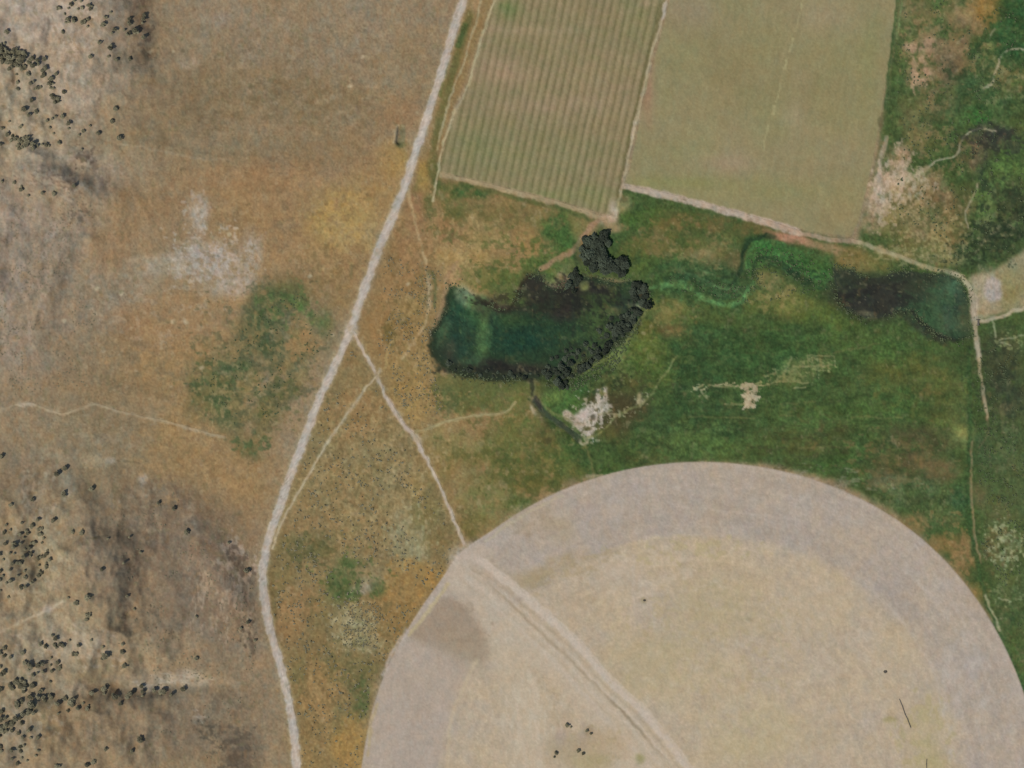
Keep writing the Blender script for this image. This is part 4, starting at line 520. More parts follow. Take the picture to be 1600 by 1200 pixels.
# dried white wallows in the meadow
for q in [(1170, 606, 20, 8, (168, 152, 124), .9, 5, 4, -.25), (1168, 626, 15, 13, (178, 166, 138), .95, 5, 5, -.35), (1172, 616, 9, 14, (164, 148, 118), .8, 4, 5, -.2), (1150, 603, 40, 4, (160, 152, 118), .8, 6, 3, -.1), (1200, 598, 30, 6, (150, 146, 100), .7, 6, 3, -.1), (1262, 574, 50, 22, (146, 150, 104), .75, 5, 3, .05), (1235, 585, 40, 22, (140, 142, 98), .6, 5, 4, .08), (1095, 606, 18, 6, (158, 156, 120), .8, 4, 3, -.05), (1100, 616, 12, 10, (150, 150, 116), .6, 4, 4, .05), (1210, 590, 26, 14, (134, 132, 86), .6, 5, 4, .0)]: specks(*q)
for p, wd, a in [([(1108, 603), (1140, 604), (1165, 603)], 3, .7), ([(1134, 632), (1165, 632)], 3, .65), ([(1182, 602), (1200, 602), (1216, 596), (1240, 596), (1262, 598)], 2.6, .7), ([(1205, 600), (1222, 586), (1232, 572), (1236, 558)], 3, .6), ([(1240, 573), (1300, 571)], 2.6, .7), ([(1262, 556), (1302, 556), (1304, 570)], 2.4, .5), ([(1262, 556), (1264, 572)], 2.4, .5), ([(1242, 575), (1256, 590)], 2, .4), ([(1092, 606), (1098, 604)], 4, .7), ([(1102, 620), (1106, 624)], 4, .5), ([(1082, 604), (1084, 606)], 3, .6), ([(1195, 590), (1210, 582)], 2, .4), ([(1240, 606), (1260, 604)], 3, .6)]:
    line(p, wd, (158, 152, 110), a, 2.2, brk=.5, sm=False)
poly([(1225, 560), (1300, 556), (1300, 572), (1262, 600), (1190, 604), (1215, 585)], (104, 110, 66), .45, 3, 2, mot=.6)
# pivot circle
th = np.arctan2(-(GY - CY), GX - CX)
RR = np.hypot(GX - CX, GY - CY)
edge = circ_r(th)
mc = 1 - sstep(-1.2, 1.2, RR - edge)
ring = np.array((168, 155, 140), np.float32); inner = np.array((177, 161, 137), np.float32)
wob = 7 * fbm(50, 50, 201, 3) + 2 * fbm(8, 8, 205, 2)
rin = 425 - 18 * np.exp(-((th - R(178)) / R(20))**2) + wob
kw = 4 + 12 * sstep(R(95), R(40), th)
k = (1 - sstep(-1, 1, (RR - rin) / kw))[..., None]
k = k * (0.75 + 0.25 * sstep(-.4, .5, fbm(60, 60, 211, 3)))[..., None]
cc = ring * (1 - k) + inner * k
u = th * 480
conc = fbm(90, 5, 221, 3, 0, u, RR)
cc = cc * (1 + 0.026 * conc + 0.016 * np.cos(RR / 2.6 + 3 * conc) * (0.4 + .6 * MOT))[..., None]
cc = cc * (1 - 0.02 * np.exp(-((RR - 452) / 13)**2) * (0.3 + .7 * sstep(R(20), R(60), th)) * (1 - sstep(R(95), R(125), th)))[..., None]
cc = cc + (5.5 * fbm(40, 40, 231, 4))[..., None] * np.array([.8, .2, -1], np.float32)
cc = cc * (1 + 0.034 * fbm(14, 14, 241, 3) + 0.034 * fbm(5, 9, 251, 2) + .03 * fbm(2.4, 2.4, 256, 1))[..., None]
cc += (3 * fbm(8, 10, 258, 3))[..., None] * np.array([.5, .3, -.8], np.float32)
C += (cc - C) * mc[..., None]
def cpoly(*a, **k):
    poly(*a, **k)
for b in [(1040, 1050, 90, 60, (172, 158, 124), .5, 0), (1120, 950, 70, 50, (170, 156, 122), .5, 0), (1180, 1150, 90, 50, (174, 160, 124), .5, 0), (860, 893, 54, 16, (158, 142, 112), .7, -25), (830, 815, 40, 22, (160, 144, 122), .5, 0), (920, 800, 20, 14, (162, 148, 138), .4, 0), (880, 830, 22, 22, (166, 150, 124), .5, 0),
          (970, 900, 40, 18, (178, 162, 142), .6, 0), (1280, 950, 60, 40, (178, 162, 136), .6, 0), (1440, 1150, 24, 60, (170, 156, 120), .5, 0), (1400, 1020, 30, 40, (178, 162, 134), .5, 0), (960, 790, 14, 30, (170, 160, 152), .5, 0), (1390, 1125, 10, 4, (146, 138, 92), .6, 0), (1450, 1210, 30, 40, (168, 156, 112), .5, 0)]: blob(*b, mot=.7)
poly([(690, 934), (706, 932), (722, 944), (744, 968), (760, 990), (770, 1018), (752, 1036), (712, 1030), (668, 1012), (636, 992), (664, 960)], (150, 134, 115), .85, 4, 2, mot=.15); poly([(700, 985), (764, 1005), (762, 1040), (736, 1060), (700, 1050), (690, 1010)], (158, 144, 122), .55, 10, 1)
poly([(640, 1000), (700, 1020), (736, 1050), (712, 1110), (698, 1200), (580, 1200), (596, 1060)], (169, 155, 141), .6, 8, 2)
line([(700, 1290), (699, 1200), (704, 1130), (722, 1080), (745, 1030)], 5, (186, 170, 142), .6, 4, brk=.2)
poly([(712, 880), (740, 880), (850, 980), (960, 1080), (1062, 1200), (1110, 1290), (960, 1290), (940, 1150), (860, 1060), (790, 1010), (740, 960), (708, 925)], (182, 168, 148), .7, 6, 2, mot=.15)
poly([(742, 960), (800, 1010), (860, 1100), (850, 1150), (840, 1260), (800, 1260), (790, 1100), (762, 1010)], (182, 168, 146), .6, 8, 2)
line([(738, 868), (800, 915), (852, 962), (905, 1010), (950, 1062), (1000, 1108), (1042, 1158), (1080, 1210), (1130, 1290)], 11, (188, 175, 160), .85, 5)
line([(735, 885), (790, 935), (840, 985), (890, 1030), (945, 1085), (1000, 1142), (1050, 1198), (1100, 1280)], 4, (152, 137, 115), .65, 4, brk=.2)
line([(728, 900), (780, 950), (830, 1000), (880, 1050), (935, 1110), (985, 1165), (1040, 1230)], 8, (184, 171, 154), .6, 6)
for off_, c_, w_, a_ in [(-9, (196, 184, 170), 3, .5), (9, (158, 143, 122), 2.5, .45), (16, (190, 177, 160), 3, .5), (22, (160, 146, 124), 2, .4), (30, (188, 175, 158), 3, .45), (37, (162, 148, 126), 2, .35)]:
    line([(738, 872), (800, 918), (852, 964), (905, 1012), (950, 1064), (1000, 1110), (1042, 1160), (1080, 1212), (1130, 1290)], w_, c_, a_, 2.5, off=off_, brk=.35)
for p_ in [[(990, 868), (991, 960)], [(1018, 920), (1021, 985)], [(1000, 880), (1001, 940)], [(1395, 950), (1450, 1030), (1480, 1110)], [(1400, 880), (1470, 950), (1520, 1050), (1545, 1180)], [(1340, 900), (1400, 960)], [(1430, 850), (1500, 960), (1550, 1080)], [(1050, 790), (1150, 800), (1260, 815)], [(1000, 770), (1060, 762)]]:
    line(p_, 4, (184, 173, 160), .35, 5, brk=.5)
for q in [(1120, 1000, 200, 130, (166, 152, 116), .35, 9, 9, .1), (1150, 1100, 200, 120, (186, 172, 146), .35, 14, 10, .05), (1000, 900, 130, 50, (188, 174, 154), .4, 16, 9, .0), (1300, 1000, 120, 120, (186, 171, 150), .35, 16, 12, .0), (1440, 1150, 60, 90, (166, 154, 112), .45, 10, 14, .0), (1500, 1080, 60, 120, (182, 172, 160), .4, 10, 30, .0, .2, 0, 15), (1080, 860, 180, 24, (166, 154, 112), .4, 10, 9, .05), (900, 890, 90, 24, (158, 142, 110), .45, 12, 7, .0, .2, -20, -20), (840, 820, 60, 30, (152, 138, 116), .35, 9, 7, .05), (720, 980, 60, 50, (144, 128, 108), .4, 10, 8, .05), (640, 1120, 60, 100, (160, 146, 130), .35, 12, 14, .05), (830, 1120, 70, 80, (190, 178, 158), .4, 6, 20, .0), (930, 1165, 60, 40, (156, 142, 106), .45, 8, 7, .05), (1150, 760, 260, 40, (158, 146, 132), .35, 20, 7, .05)]: specks(*q)
line([(955, 1095), (990, 1130), (1008, 1152)], 4, (132, 120, 98), .5, 3, brk=.3)
line([(806, 1100), (816, 1160), (826, 1220)], 5, (190, 176, 156), .5, 5); line([(835, 1060), (838, 1130), (845, 1200)], 8, (190, 176, 156), .45, 7)
blob(726, 868, 22, 18, (180, 166, 152), .9); blob(712, 895, 14, 22, (178, 165, 148), .8); blob(745, 858, 16, 10, (176, 162, 146), .8)
line([(758, 846), (790, 822), (820, 804), (850, 788), (880, 774)], 4, (180, 170, 140), .55, 3, brk=.3)
line([(700, 912), (680, 940), (660, 965), (640, 992)], 5, (186, 170, 128), .7, 4, brk=.2); line([(636, 985), (618, 1010), (608, 1030), (600, 1055)], 7, (176, 166, 158), .7, 5, brk=.2); line([(590, 1100), (580, 1130), (575, 1180)], 5, (176, 156, 112), .6, 4, brk=.3)
line([(1540, 930), (1550, 955), (1562, 985)], 4, (184, 176, 144), .6, 3, brk=.3)
for x, y, rx, ry, c, a in [(877, 1155, 9, 14, (162, 148, 142), .7), (910, 1158, 10, 12, (162, 148, 136), .6), (920, 1145, 7, 10, (138, 122, 100), .6), (945, 1165, 34, 26, (168, 148, 118), .6), (825, 835, 5, 5, (140, 124, 104), .5), (920, 1190, 30, 14, (164, 150, 108), .6), (1000, 1185, 8, 8, (136, 132, 84), .6), (1005, 938, 5, 5, (146, 132, 100), .6), (1172, 968, 6, 3, (146, 132, 104), .5), (885, 1170, 30, 24, (162, 148, 120), .5)]: blob(x, y, rx, ry, c, a, mot=.3, fine=True)
line([(1250, 1085), (1265, 1098)], 2, (146, 132, 108), .4, 2)
# dirt roads
def road_paint(pts, wd, shoulder, col, rut, a=1.0):
    line(pts, wd + 5, shoulder, .6 * a, 6, warp=True, brk=.25)
    line(pts, wd, col, .95 * a, 3, warp=True)
    if rut:
        line(pts, wd * .3, rut, .45 * a, 3, warp=False)
road_paint(ROAD, 12.5, (160, 146, 118), (181, 172, 161), (168, 157, 144))
for of_ in (-3.6, 3.4): line(ROAD, 1.6, (158, 146, 130), .4, 2.4, off=of_, brk=.35, warp=False)
line(ROAD, 2.0, (194, 185, 176), .45, 2.5, off=-.3, brk=.3, warp=False)
blob(549, 516, 9, 14, (186, 176, 166), .8, fine=True)
line(ROAD[12:22], 7, (150, 134, 104), .35, 5, off=10, brk=.5)
road_paint(TRACK_E, 5, (152, 134, 98), (178, 165, 148), None); line(TRACK_E[4:9], 8, (178, 166, 154), .75, 4)
blob(650, 684, 12, 6, (170, 158, 134), .7, 40, fine=True)
road_paint(TRACK_W, 4.2, (146, 128, 88), (170, 157, 128), None)
line(TRACK_POND, 4.5, (156, 144, 104), .85, 3, brk=.15)
line(TRACK_HILL, 4.5, (166, 151, 124), .75, 4, brk=.2); blob(42, 631, 12, 4, (172, 163, 148), .7, fine=True)
line(TRACK_SPUR, 5, (174, 160, 134), .85, 3.5, brk=.15); line([(75, 953), (95, 975)], 5, (160, 148, 124), .4, 4); line([(76, 952), (62, 925)], 4, (158, 146, 122), .35, 4); blob(76, 951, 7, 6, (172, 157, 142), .6, fine=True)
line([(600, 140), (607, 147), (625, 147)], 2.5, (160, 142, 112), .5, 2.5, sm=False)
for x, y in [(547, 135), (567, 88), (235, 82), (272, 80), (153, 452), (101, 501), (358, 366), (190, 459), (519, 523), (290, 503), (637, 444), (485, 432), (315, 575), (270, 502)]: blob(x, y, 3.4, 3, (186, 174, 144), .7, mot=0, fine=True)
# dug-out beside the road: pale spoil bank on its west lip
line([(622, 196), (619, 208), (616, 222)], 6, (170, 152, 118), .9, 3)
line([(629, 198), (628, 212), (625, 224)], 10, (112, 108, 80), .85, 4); blob(628, 226, 9, 4, (98, 98, 62), .7, fine=True)

# general grain: small stones, tufts, soil patches
gr = 0.115 * fbm(2.2, 2.6, 301, 2) + 0.060 * fbm(6, 7, 311, 3) + 0.040 * fbm(20, 20, 321, 3)
wild = 1 - mc * .55
wild[bbp] *= 1 - .55 * mp; wild[bbs] *= 1 - .6 * ms
lum = np.clip(C.mean(-1) / 125.0, 0, 1)[..., None]**1.3
greens = sstep(-4, 26, C[..., 1] - C[..., 0])
C *= (1 + gr * wild * (1 + 1.3 * greens))[..., None]
C += (6.5 * fbm(16, 16, 331, 4) * wild)[..., None] * np.array([1.1, .1, -.9], np.float32) * lum
C += (6.0 * fbm(4.5, 8, 341, 2) * wild)[..., None] * np.array([1.0, -.3, -.6], np.float32) * lum
# patches of dry grass, bare soil and darker forbs, a few metres across
for (sx, sy, sd_, th0, col, a0) in [(9, 11, 601, .42, (168, 152, 122), .30), (7, 8, 611, .44, (96, 84, 60), .28), (12, 14, 621, .40, (156, 118, 74), .22), (10, 12, 631, .42, (104, 104, 70), .25), (4, 5, 641, .46, (84, 74, 52), .30), (4, 4, 651, .50, (178, 166, 134), .30)]:
    m_ = sstep(th0, th0 + .22, fbm(sx, sy, sd_, 3)) * a0 * np.clip(1 - mc, 0, 1) * (1 - .55 * greens)
    m_[bbp] *= 1 - mp; m_[bbs] *= 1 - ms
    C += (np.array(col, np.float32) - C) * m_[..., None]
# meadow clumps
for (sx, sy, sd_, th0, col, a0) in [(13, 9, 701, .34, (92, 104, 62), .45), (10, 8, 711, .34, (50, 64, 40), .45), (16, 12, 721, .44, (88, 84, 52), .3), (5, 5, 731, .45, (108, 116, 76), .30), (5, 5, 741, .42, (44, 60, 40), .35)]:
    m_ = sstep(th0, th0 + .22, fbm(sx, sy, sd_, 3)) * a0 * greens * np.clip(1 - mc, 0, 1)
    m_[bbp] *= 1 - mp; m_[bbs] *= 1 - ms
    for pm in (POND, LAKE):
        q_, w_ = polymask(pm, 2, 0); m_[q_] *= 1 - .8 * w_
    C += (np.array(col, np.float32) - C) * m_[..., None]
# sage flats: coarse grain
bb, m = polymask(TRI, 6, 1)
C[bb] *= (1 + m * 0.10 * fbm(3.2, 3.2, 351, 2)[bb])[..., None]
Lm = C.mean(-1, keepdims=True)
warm = np.clip((C[..., 0] - C[..., 2] - 42) / 40, 0, 1)[..., None]
C = Lm + (C - Lm) * (1 - .17 * warm)
C[..., 2:3] *= 1 - .015 * warm; C[..., 1:2] *= 1 + .008 * warm
gg = np.clip((C[..., 1] - C[..., 0]) / 18, 0, 1)[..., None]
C *= 1 - gg * np.array([.035, .0, .03], np.float32)
for pm_ in (POND, LAKE):
    q_, w_ = polymask(pm_, 2, 0); C[q_] *= 1 - w_[..., None] * np.array([.08, .035, .09], np.float32)
C = np.clip(C, 4, 250) * np.array([1.0, .985, .955], np.float32)
ALB = C / 255.0
ALB = np.where(ALB <= 0.04045, ALB / 12.92, ((ALB + 0.055) / 1.055)**2.4).astype(np.float32)
EDGE_COL = ALB[::8, ::8].reshape(-1, 3).mean(0)

# ------------------------------------------------------------------ relief, metres
def g2(x, y, rx, ry, h, rot=0):
    c, s = math.cos(R(rot)), math.sin(R(rot))
    u = ((WX - x) * c + (WY - y) * s) / rx; v = (-(WX - x) * s + (WY - y) * c) / ry
    return h * np.exp(-(u * u + v * v))
H = 1.0 * fbm(160, 160, 401, 2)
hillm = np.clip(np.exp(-((np.maximum(0, GX + 20) / 260)**2 + ((GY - 90) / 260)**2)) + np.exp(-((np.maximum(0, GX - 60) / 230)**4 + ((GY - 1010) / 270)**4)) + .5 * np.exp(-((np.maximum(0, GX + 40) / 200)**2 + ((GY - 460) / 200)**2)), 0, 1)
rid = 1 - np.abs(fbm(90, 130, 411, 4, 20))
H += hillm * (14 + 25 * (rid - .5) + 2.6 * fbm(30, 44, 421, 3, 15) + 7.5 * (.6 - np.abs(fbm(34, 60, 424, 4, 12))) + 1.15 * fbm(8, 12, 426, 3))
H += g2(160, 20, 60, 110, 20, -10) + g2(150, 885, 55, 90, 15, -10) + g2(345, 900, 30, 90, 12, -25) + g2(110, 285, 60, 22, 12, 20) + g2(60, 1180, 120, 60, 8) + g2(330, 1000, 45, 100, 8) + g2(90, 300, 50, 26, 8, 20)
H -= g2(205, 930, 18, 70, 5, 8) + g2(240, 1075, 120, 12, 6, -3) + g2(50, 770, 16, 50, 5, 30)
H += 1.2 * fbm(60, 60, 431, 3) * (1 - hillm)
H += 0.35 * fbm(13, 13, 441, 3)
def flat(bbm, z, a=1.0):
    bb, m = bbm
    H[bb] += (z - H[bb]) * np.clip(m * a, 0, 1)
flat(polymask(POND, 7, 0), -2.4); flat(polymask(LAKE, 7, 0), -2.4)
bb, D = dist_line(smooth(DITCH), 16, False); H[bb] += (-2.0 - H[bb]) * np.exp(-(D / 6)**2)
k = (1 - sstep(-14, 10, RR - edge)); H = H * (1 - k) + k * (0.5 * fbm(200, 200, 451, 2))
bb, D = dist_line([(625.5, 201), (623.5, 222)], 12, False); H[bb] -= 4.2 * (1 - sstep(3.0, 5.2, D))
bb, D = dist_line([(619, 198), (615, 222)], 12, False); H[bb] += 1.0 * np.exp(-(D / 2.5)**2)
# smooth road bed
for P_, wd in ((ROAD, 9), (TRACK_HILL, 5), (TRACK_SPUR, 5)):
    bb, D = dist_line(smooth(P_), wd * 2.2, False)
    Hs = blur(H[bb], 6); t = 1 - sstep(wd, wd * 2, D); H[bb] = H[bb] * (1 - t) + Hs * t
H = blur(H, 1)

def samp(A, x, y):
    x = np.clip(np.asarray(x, np.float64) - X0, 0, CW - 1.001); y = np.clip(np.asarray(y, np.float64) - Y0, 0, CH - 1.001)
    xi = x.astype(int); yi = y.astype(int); fx = x - xi; fy = y - yi
    if A.ndim == 3: fx = fx[..., None]; fy = fy[..., None]
    return (A[yi, xi] * (1 - fx) + A[yi, xi + 1] * fx) * (1 - fy) + (A[yi + 1, xi] * (1 - fx) + A[yi + 1, xi + 1] * fx) * fy
def hgt(x, y):
    return float(samp(H, np.array([x]), np.array([y]))[0])
def world(x, y, z=0.0):
    return ((x - 800) * S, (600 - y) * S, z)

# ------------------------------------------------------------------ materials
def land_material(name, bump=0.5, grain=0.10, rough=0.95, gloss=0.1, scale=0.35):
    m = bpy.data.materials.new(name); m.use_nodes = True
    n = m.node_tree.nodes; l = m.node_tree.links
    b = n['Principled BSDF']; b.inputs['Roughness'].default_value = rough; b.inputs['Specular IOR Level'].default_value = gloss
    at = n.new('ShaderNodeAttribute'); at.attribute_name = 'land'
    tc = n.new('ShaderNodeTexCoord')
    no = n.new('ShaderNodeTexNoise'); no.inputs['Scale'].default_value = scale; no.inputs['Detail'].default_value = 5; no.inputs['Roughness'].default_value = .65
    l.new(tc.outputs['Object'], no.inputs['Vector'])
    mr = n.new('ShaderNodeMapRange'); mr.inputs[1].default_value = .25; mr.inputs[2].default_value = .75; mr.inputs[3].default_value = 1 - grain; mr.inputs[4].default_value = 1 + grain
    l.new(no.outputs[0], mr.inputs[0])
    mx = n.new('ShaderNodeVectorMath'); mx.operation = 'SCALE'
    l.new(at.outputs['Color'], mx.inputs[0]); l.new(mr.outputs[0], mx.inputs['Scale'])
    l.new(mx.outputs[0], b.inputs['Base Color'])
    if bump:
        bp = n.new('ShaderNodeBump'); bp.inputs['Strength'].default_value = bump; bp.inputs['Distance'].default_value = 0.6
        l.new(no.outputs[0], bp.inputs['Height']); l.new(bp.outputs[0], b.inputs['Normal'])
    return m
M_LAND = land_material('soil_and_grass', .5, .13)
M_FIELD = land_material('mown_hay_stubble', .35, .10)
M_ROAD = land_material('gravel_road', .2, .07)
def mottle(m, lo, hi):
    for n_ in m.node_tree.nodes:
        if n_.bl_idname == 'ShaderNodeMapRange': n_.inputs[3].default_value = lo; n_.inputs[4].default_value = hi
M_DITCH = land_material('ditch_weed', .1, .1, .9, .1)
M_WATER = land_material('pond_water', .04, .06, .2, .22, .12)

def plain(name, col, var=0.3, rough=.9, scale=1.2):
    m = bpy.data.materials.new(name); m.use_nodes = True
    n = m.node_tree.nodes; l = m.node_tree.links; b = n['Principled BSDF']
    b.inputs['Roughness'].default_value = rough; b.inputs['Specular IOR Level'].default_value = .15
    tc = n.new('ShaderNodeTexCoord'); no = n.new('ShaderNodeTexNoise'); no.inputs['Scale'].default_value = scale; no.inputs['Detail'].default_value = 4
    l.new(tc.outputs['Object'], no.inputs['Vector'])
    oi = n.new('ShaderNodeObjectInfo')
    r = n.new('ShaderNodeValToRGB')
    c = np.array(col)
    r.color_ramp.elements[0].position = .3; r.color_ramp.elements[0].color = (*(c * (1 - var)), 1)
    r.color_ramp.elements[1].position = .7; r.color_ramp.elements[1].color = (*(c * (1 + var)), 1)
    l.new(no.outputs[0], r.inputs[0])
    mr = n.new('ShaderNodeMapRange'); mr.inputs[3].default_value = .72; mr.inputs[4].default_value = 1.35
    l.new(oi.outputs['Random'], mr.inputs[0])
    mx = n.new('ShaderNodeVectorMath'); mx.operation = 'SCALE'; l.new(r.outputs[0], mx.inputs[0]); l.new(mr.outputs[0], mx.inputs['Scale'])
    l.new(mx.outputs[0], b.inputs['Base Color'])
    return m
M_JUN = plain('juniper_foliage', (.150, .134, .080))
M_WIL = plain('willow_foliage', (.046, .056, .036))
mottle(M_WIL, .55, 1.55); mottle(M_JUN, .65, 1.5)
M_BARK = plain('bark', (.12, .095, .07))
M_SAGE = plain('sagebrush_foliage', (.21, .19, .115), .25)
M_TUS = plain('rush_foliage', (.11, .135, .065), .35)
M_ROCK = plain('weathered_rock', (.09, .078, .06))
M_PIPE = plain('weathered_metal', (.13, .115, .09), .15, .6)

# ------------------------------------------------------------------ mesh makers
def mesh_np(name, co, faces, mat, cols=None, smooth_=True, kind=None, parent=None):
    me = bpy.data.meshes.new(name)
    co = np.asarray(co, np.float32); faces = np.asarray(faces, np.int32)
    nf, k = faces.shape
    me.vertices.add(len(co)); me.vertices.foreach_set('co', co.ravel())
    me.loops.add(nf * k); me.loops.foreach_set('vertex_index', faces.ravel())
    me.polygons.add(nf); me.polygons.foreach_set('loop_start', np.arange(0, nf * k, k, dtype=np.int32)); me.polygons.foreach_set('loop_total', np.full(nf, k, np.int32))
    me.polygons.foreach_set('use_smooth', np.full(nf, smooth_))
    if cols is not None:
        a = me.color_attributes.new('land', 'FLOAT_COLOR', 'POINT')
        c4 = np.ones((len(co), 4), np.float32); c4[:, :3] = cols
        a.data.foreach_set('color', c4.ravel())
    me.materials.append(mat); me.update(); me.validate()
    o = bpy.data.objects.new(name, me); COL.objects.link(o)
    if kind: o['kind'] = kind
    if parent: o.parent = parent
    return o

def grid_faces(nr, nc):
    i = np.arange((nr - 1) * (nc - 1)); r = i // (nc - 1); c = i % (nc - 1); a = r * nc + c
    return np.stack([a, a + nc, a + nc + 1, a + 1], 1)

def axis(lo, hi, step):
    mid = list(np.arange(lo, hi + step, step)); s = step; a = []; x = mid[0]
    while x > lo - 8000:
        s *= 1.045 if x > lo - 260 else 1.3; x -= s; a.append(x)
    s = step; b = []; x = mid[-1]
    while x < hi + 8000:
        s *= 1.045 if x < hi + 260 else 1.3; x += s; b.append(x)
    return np.array(a[::-1] + mid + b)

ax_ = axis(-20, 1620, 1.6); ay_ = axis(-20, 1220, 1.6)
QX, QY = np.meshgrid(ax_, ay_)
outside = np.maximum(np.maximum(X0 + 10 - QX, QX - (X0 + CW - 10)), np.maximum(Y0 + 10 - QY, QY - (Y0 + CH - 10)))
t = np.clip(outside / 220 + .12, 0, 1) * (outside > -26)
fcol = EDGE_COL * (1 + .25 * fbm(300, 300, 461, 3, 0, QX, QY))[..., None]
gcol = samp(ALB, QX, QY) * (1 - t[..., None]) + fcol * t[..., None]
gz = samp(H, QX, QY) * (1 - t) + t * 8 * fbm(500, 500, 471, 3, 0, QX, QY)
gco = np.stack([(QX - 800) * S, (600 - QY) * S, gz], -1).reshape(-1, 3)
ground = mesh_np('ground', gco, grid_faces(len(ay_), len(ax_)), M_LAND, gcol.reshape(-1, 3), kind='structure')

def ribbon(name, pts, wd, mat, lift, seed=1, rag=0.6, step=3.0, level=None):
    P = smooth(pts, step); T = np.gradient(P, axis=0); T /= np.linalg.norm(T, axis=1)[:, None]
    Nn = np.stack([-T[:, 1], T[:, 0]], 1)
    n = len(P); cols = 7
    s = np.arange(n) * step
    l = wd / 2 + rag * vnoise(s / 7, s * 0 + .5, seed); r = wd / 2 + rag * vnoise(s / 7, s * 0 + .5, seed + 9)
    q = np.linspace(-1, 1, cols)
    xs = np.empty((n, cols)); ys = np.empty((n, cols))
    for j, k in enumerate(q):
        d = np.where(k < 0, k * l, k * r)
        xs[:, j] = P[:, 0] + Nn[:, 0] * d; ys[:, j] = P[:, 1] + Nn[:, 1] * d
    z = samp(H, xs, ys) + lift
    if level is not None: z[:] = level
    co = np.stack([(xs - 800) * S, (600 - ys) * S, z], -1).reshape(-1, 3)
    return mesh_np(name, co, grid_faces(n, cols), mat, samp(ALB, xs, ys).reshape(-1, 3), kind='structure')

def sheet(name, pts, mat, lift, step=2.0, level=None):
    xs_ = [p[0] for p in pts]; ys_ = [p[1] for p in pts]
    ax2 = np.arange(min(xs_) - step, max(xs_) + 2 * step, step); ay2 = np.arange(min(ys_) - step, max(ys_) + 2 * step, step)
    A, B = np.meshgrid(ax2, ay2)
    ins = inpoly(A, B, pts)
    # nudge outer vertices onto the outline
    seg = np.array(pts + [pts[0]], float)
    near = np.zeros(A.shape, bool)
    nb = np.zeros_like(ins)
    for dy in (-1, 0, 1):
        for dx in (-1, 0, 1):
            nb |= np.roll(np.roll(ins, dy, 0), dx, 1)
    ring_ = nb & ~ins
    px, py = A[ring_], B[ring_]
    bd = np.full(px.shape, 1e9); bx = px.copy(); by = py.copy()
    for i in range(len(seg) - 1):
        x1, y1 = seg[i]; x2, y2 = seg[i + 1]; dx, dy = x2 - x1, y2 - y1
        t = np.clip(((px - x1) * dx + (py - y1) * dy) / (dx * dx + dy * dy + 1e-9), 0, 1)
        qx, qy = x1 + t * dx, y1 + t * dy; d = np.hypot(px - qx, py - qy); u = d < bd
        bd[u] = d[u]; bx[u] = qx[u]; by[u] = qy[u]
    A[ring_] = bx; B[ring_] = by
    ok = nb
    F = grid_faces(len(ay2), len(ax2)); okf = ok.ravel()[F].all(1) & ins.ravel()[F].any(1); F = F[okf]
    used = np.unique(F); mp_ = np.full(A.size, -1); mp_[used] = np.arange(len(used)); F = mp_[F]
    x = A.ravel()[used]; y = B.ravel()[used]
    z = samp(H, x, y) + lift if level is None else np.full(x.shape, level)
    co = np.stack([(x - 800) * S, (600 - y) * S, z], -1)
    return mesh_np(name, co, F, mat, samp(ALB, x, y), kind='structure')

sheet('hay_field', FIELD_STRIPE, M_FIELD, .12)['label'] = 'striped mown hay field with windrows'
sheet('hay_field', FIELD_PLAIN, M_FIELD, .12)['label'] = 'plain olive hay field'
sheet('round_field', circle_pts(1.0, -1.0), M_FIELD, .12, 2.4)['label'] = 'circular tan stubble field'
sheet('pond', POND, M_WATER, 0, 2.0, -1.0)
sheet('lake', LAKE, M_WATER, 0, 2.0, -1.0)
ribbon('ditch', DITCH, 8, M_DITCH, .5, 3, level=-1.2)
ribbon('road', ROAD, 12.0, M_ROAD, .22, 5, .9)
ribbon('dirt_track', TRACK_E, 5, M_ROAD, .2, 6, .5)
ribbon('dirt_track', TRACK_W, 4, M_ROAD, .2, 7, .5)
ribbon('dirt_track', TRACK_POND, 3.5, M_ROAD, .2, 8, .5)
ribbon('dirt_track', TRACK_HILL, 4, M_ROAD, .25, 9, .5)
ribbon('dirt_track', TRACK_SPUR, 4, M_ROAD, .25, 10, .5)
ribbon('field_lane', LANE_MID, 4, M_ROAD, .24, 11, .5)
ribbon('field_lane', LANE_SW, 6, M_ROAD, .24, 12, .5)
ribbon('field_lane', LANE_SE, 7, M_ROAD, .2, 13, .6)
ribbon('field_lane', LANE_FAR_E, 5, M_ROAD, .28, 14, .5)
ribbon('field_lane', LANE_W1, 3.5, M_ROAD, .2, 15, .5)

# ------------------------------------------------------------------ things
def tag(o, label, cat, group=None):
    o['label'] = label; o['category'] = cat
    if group: o['group'] = group
    return o

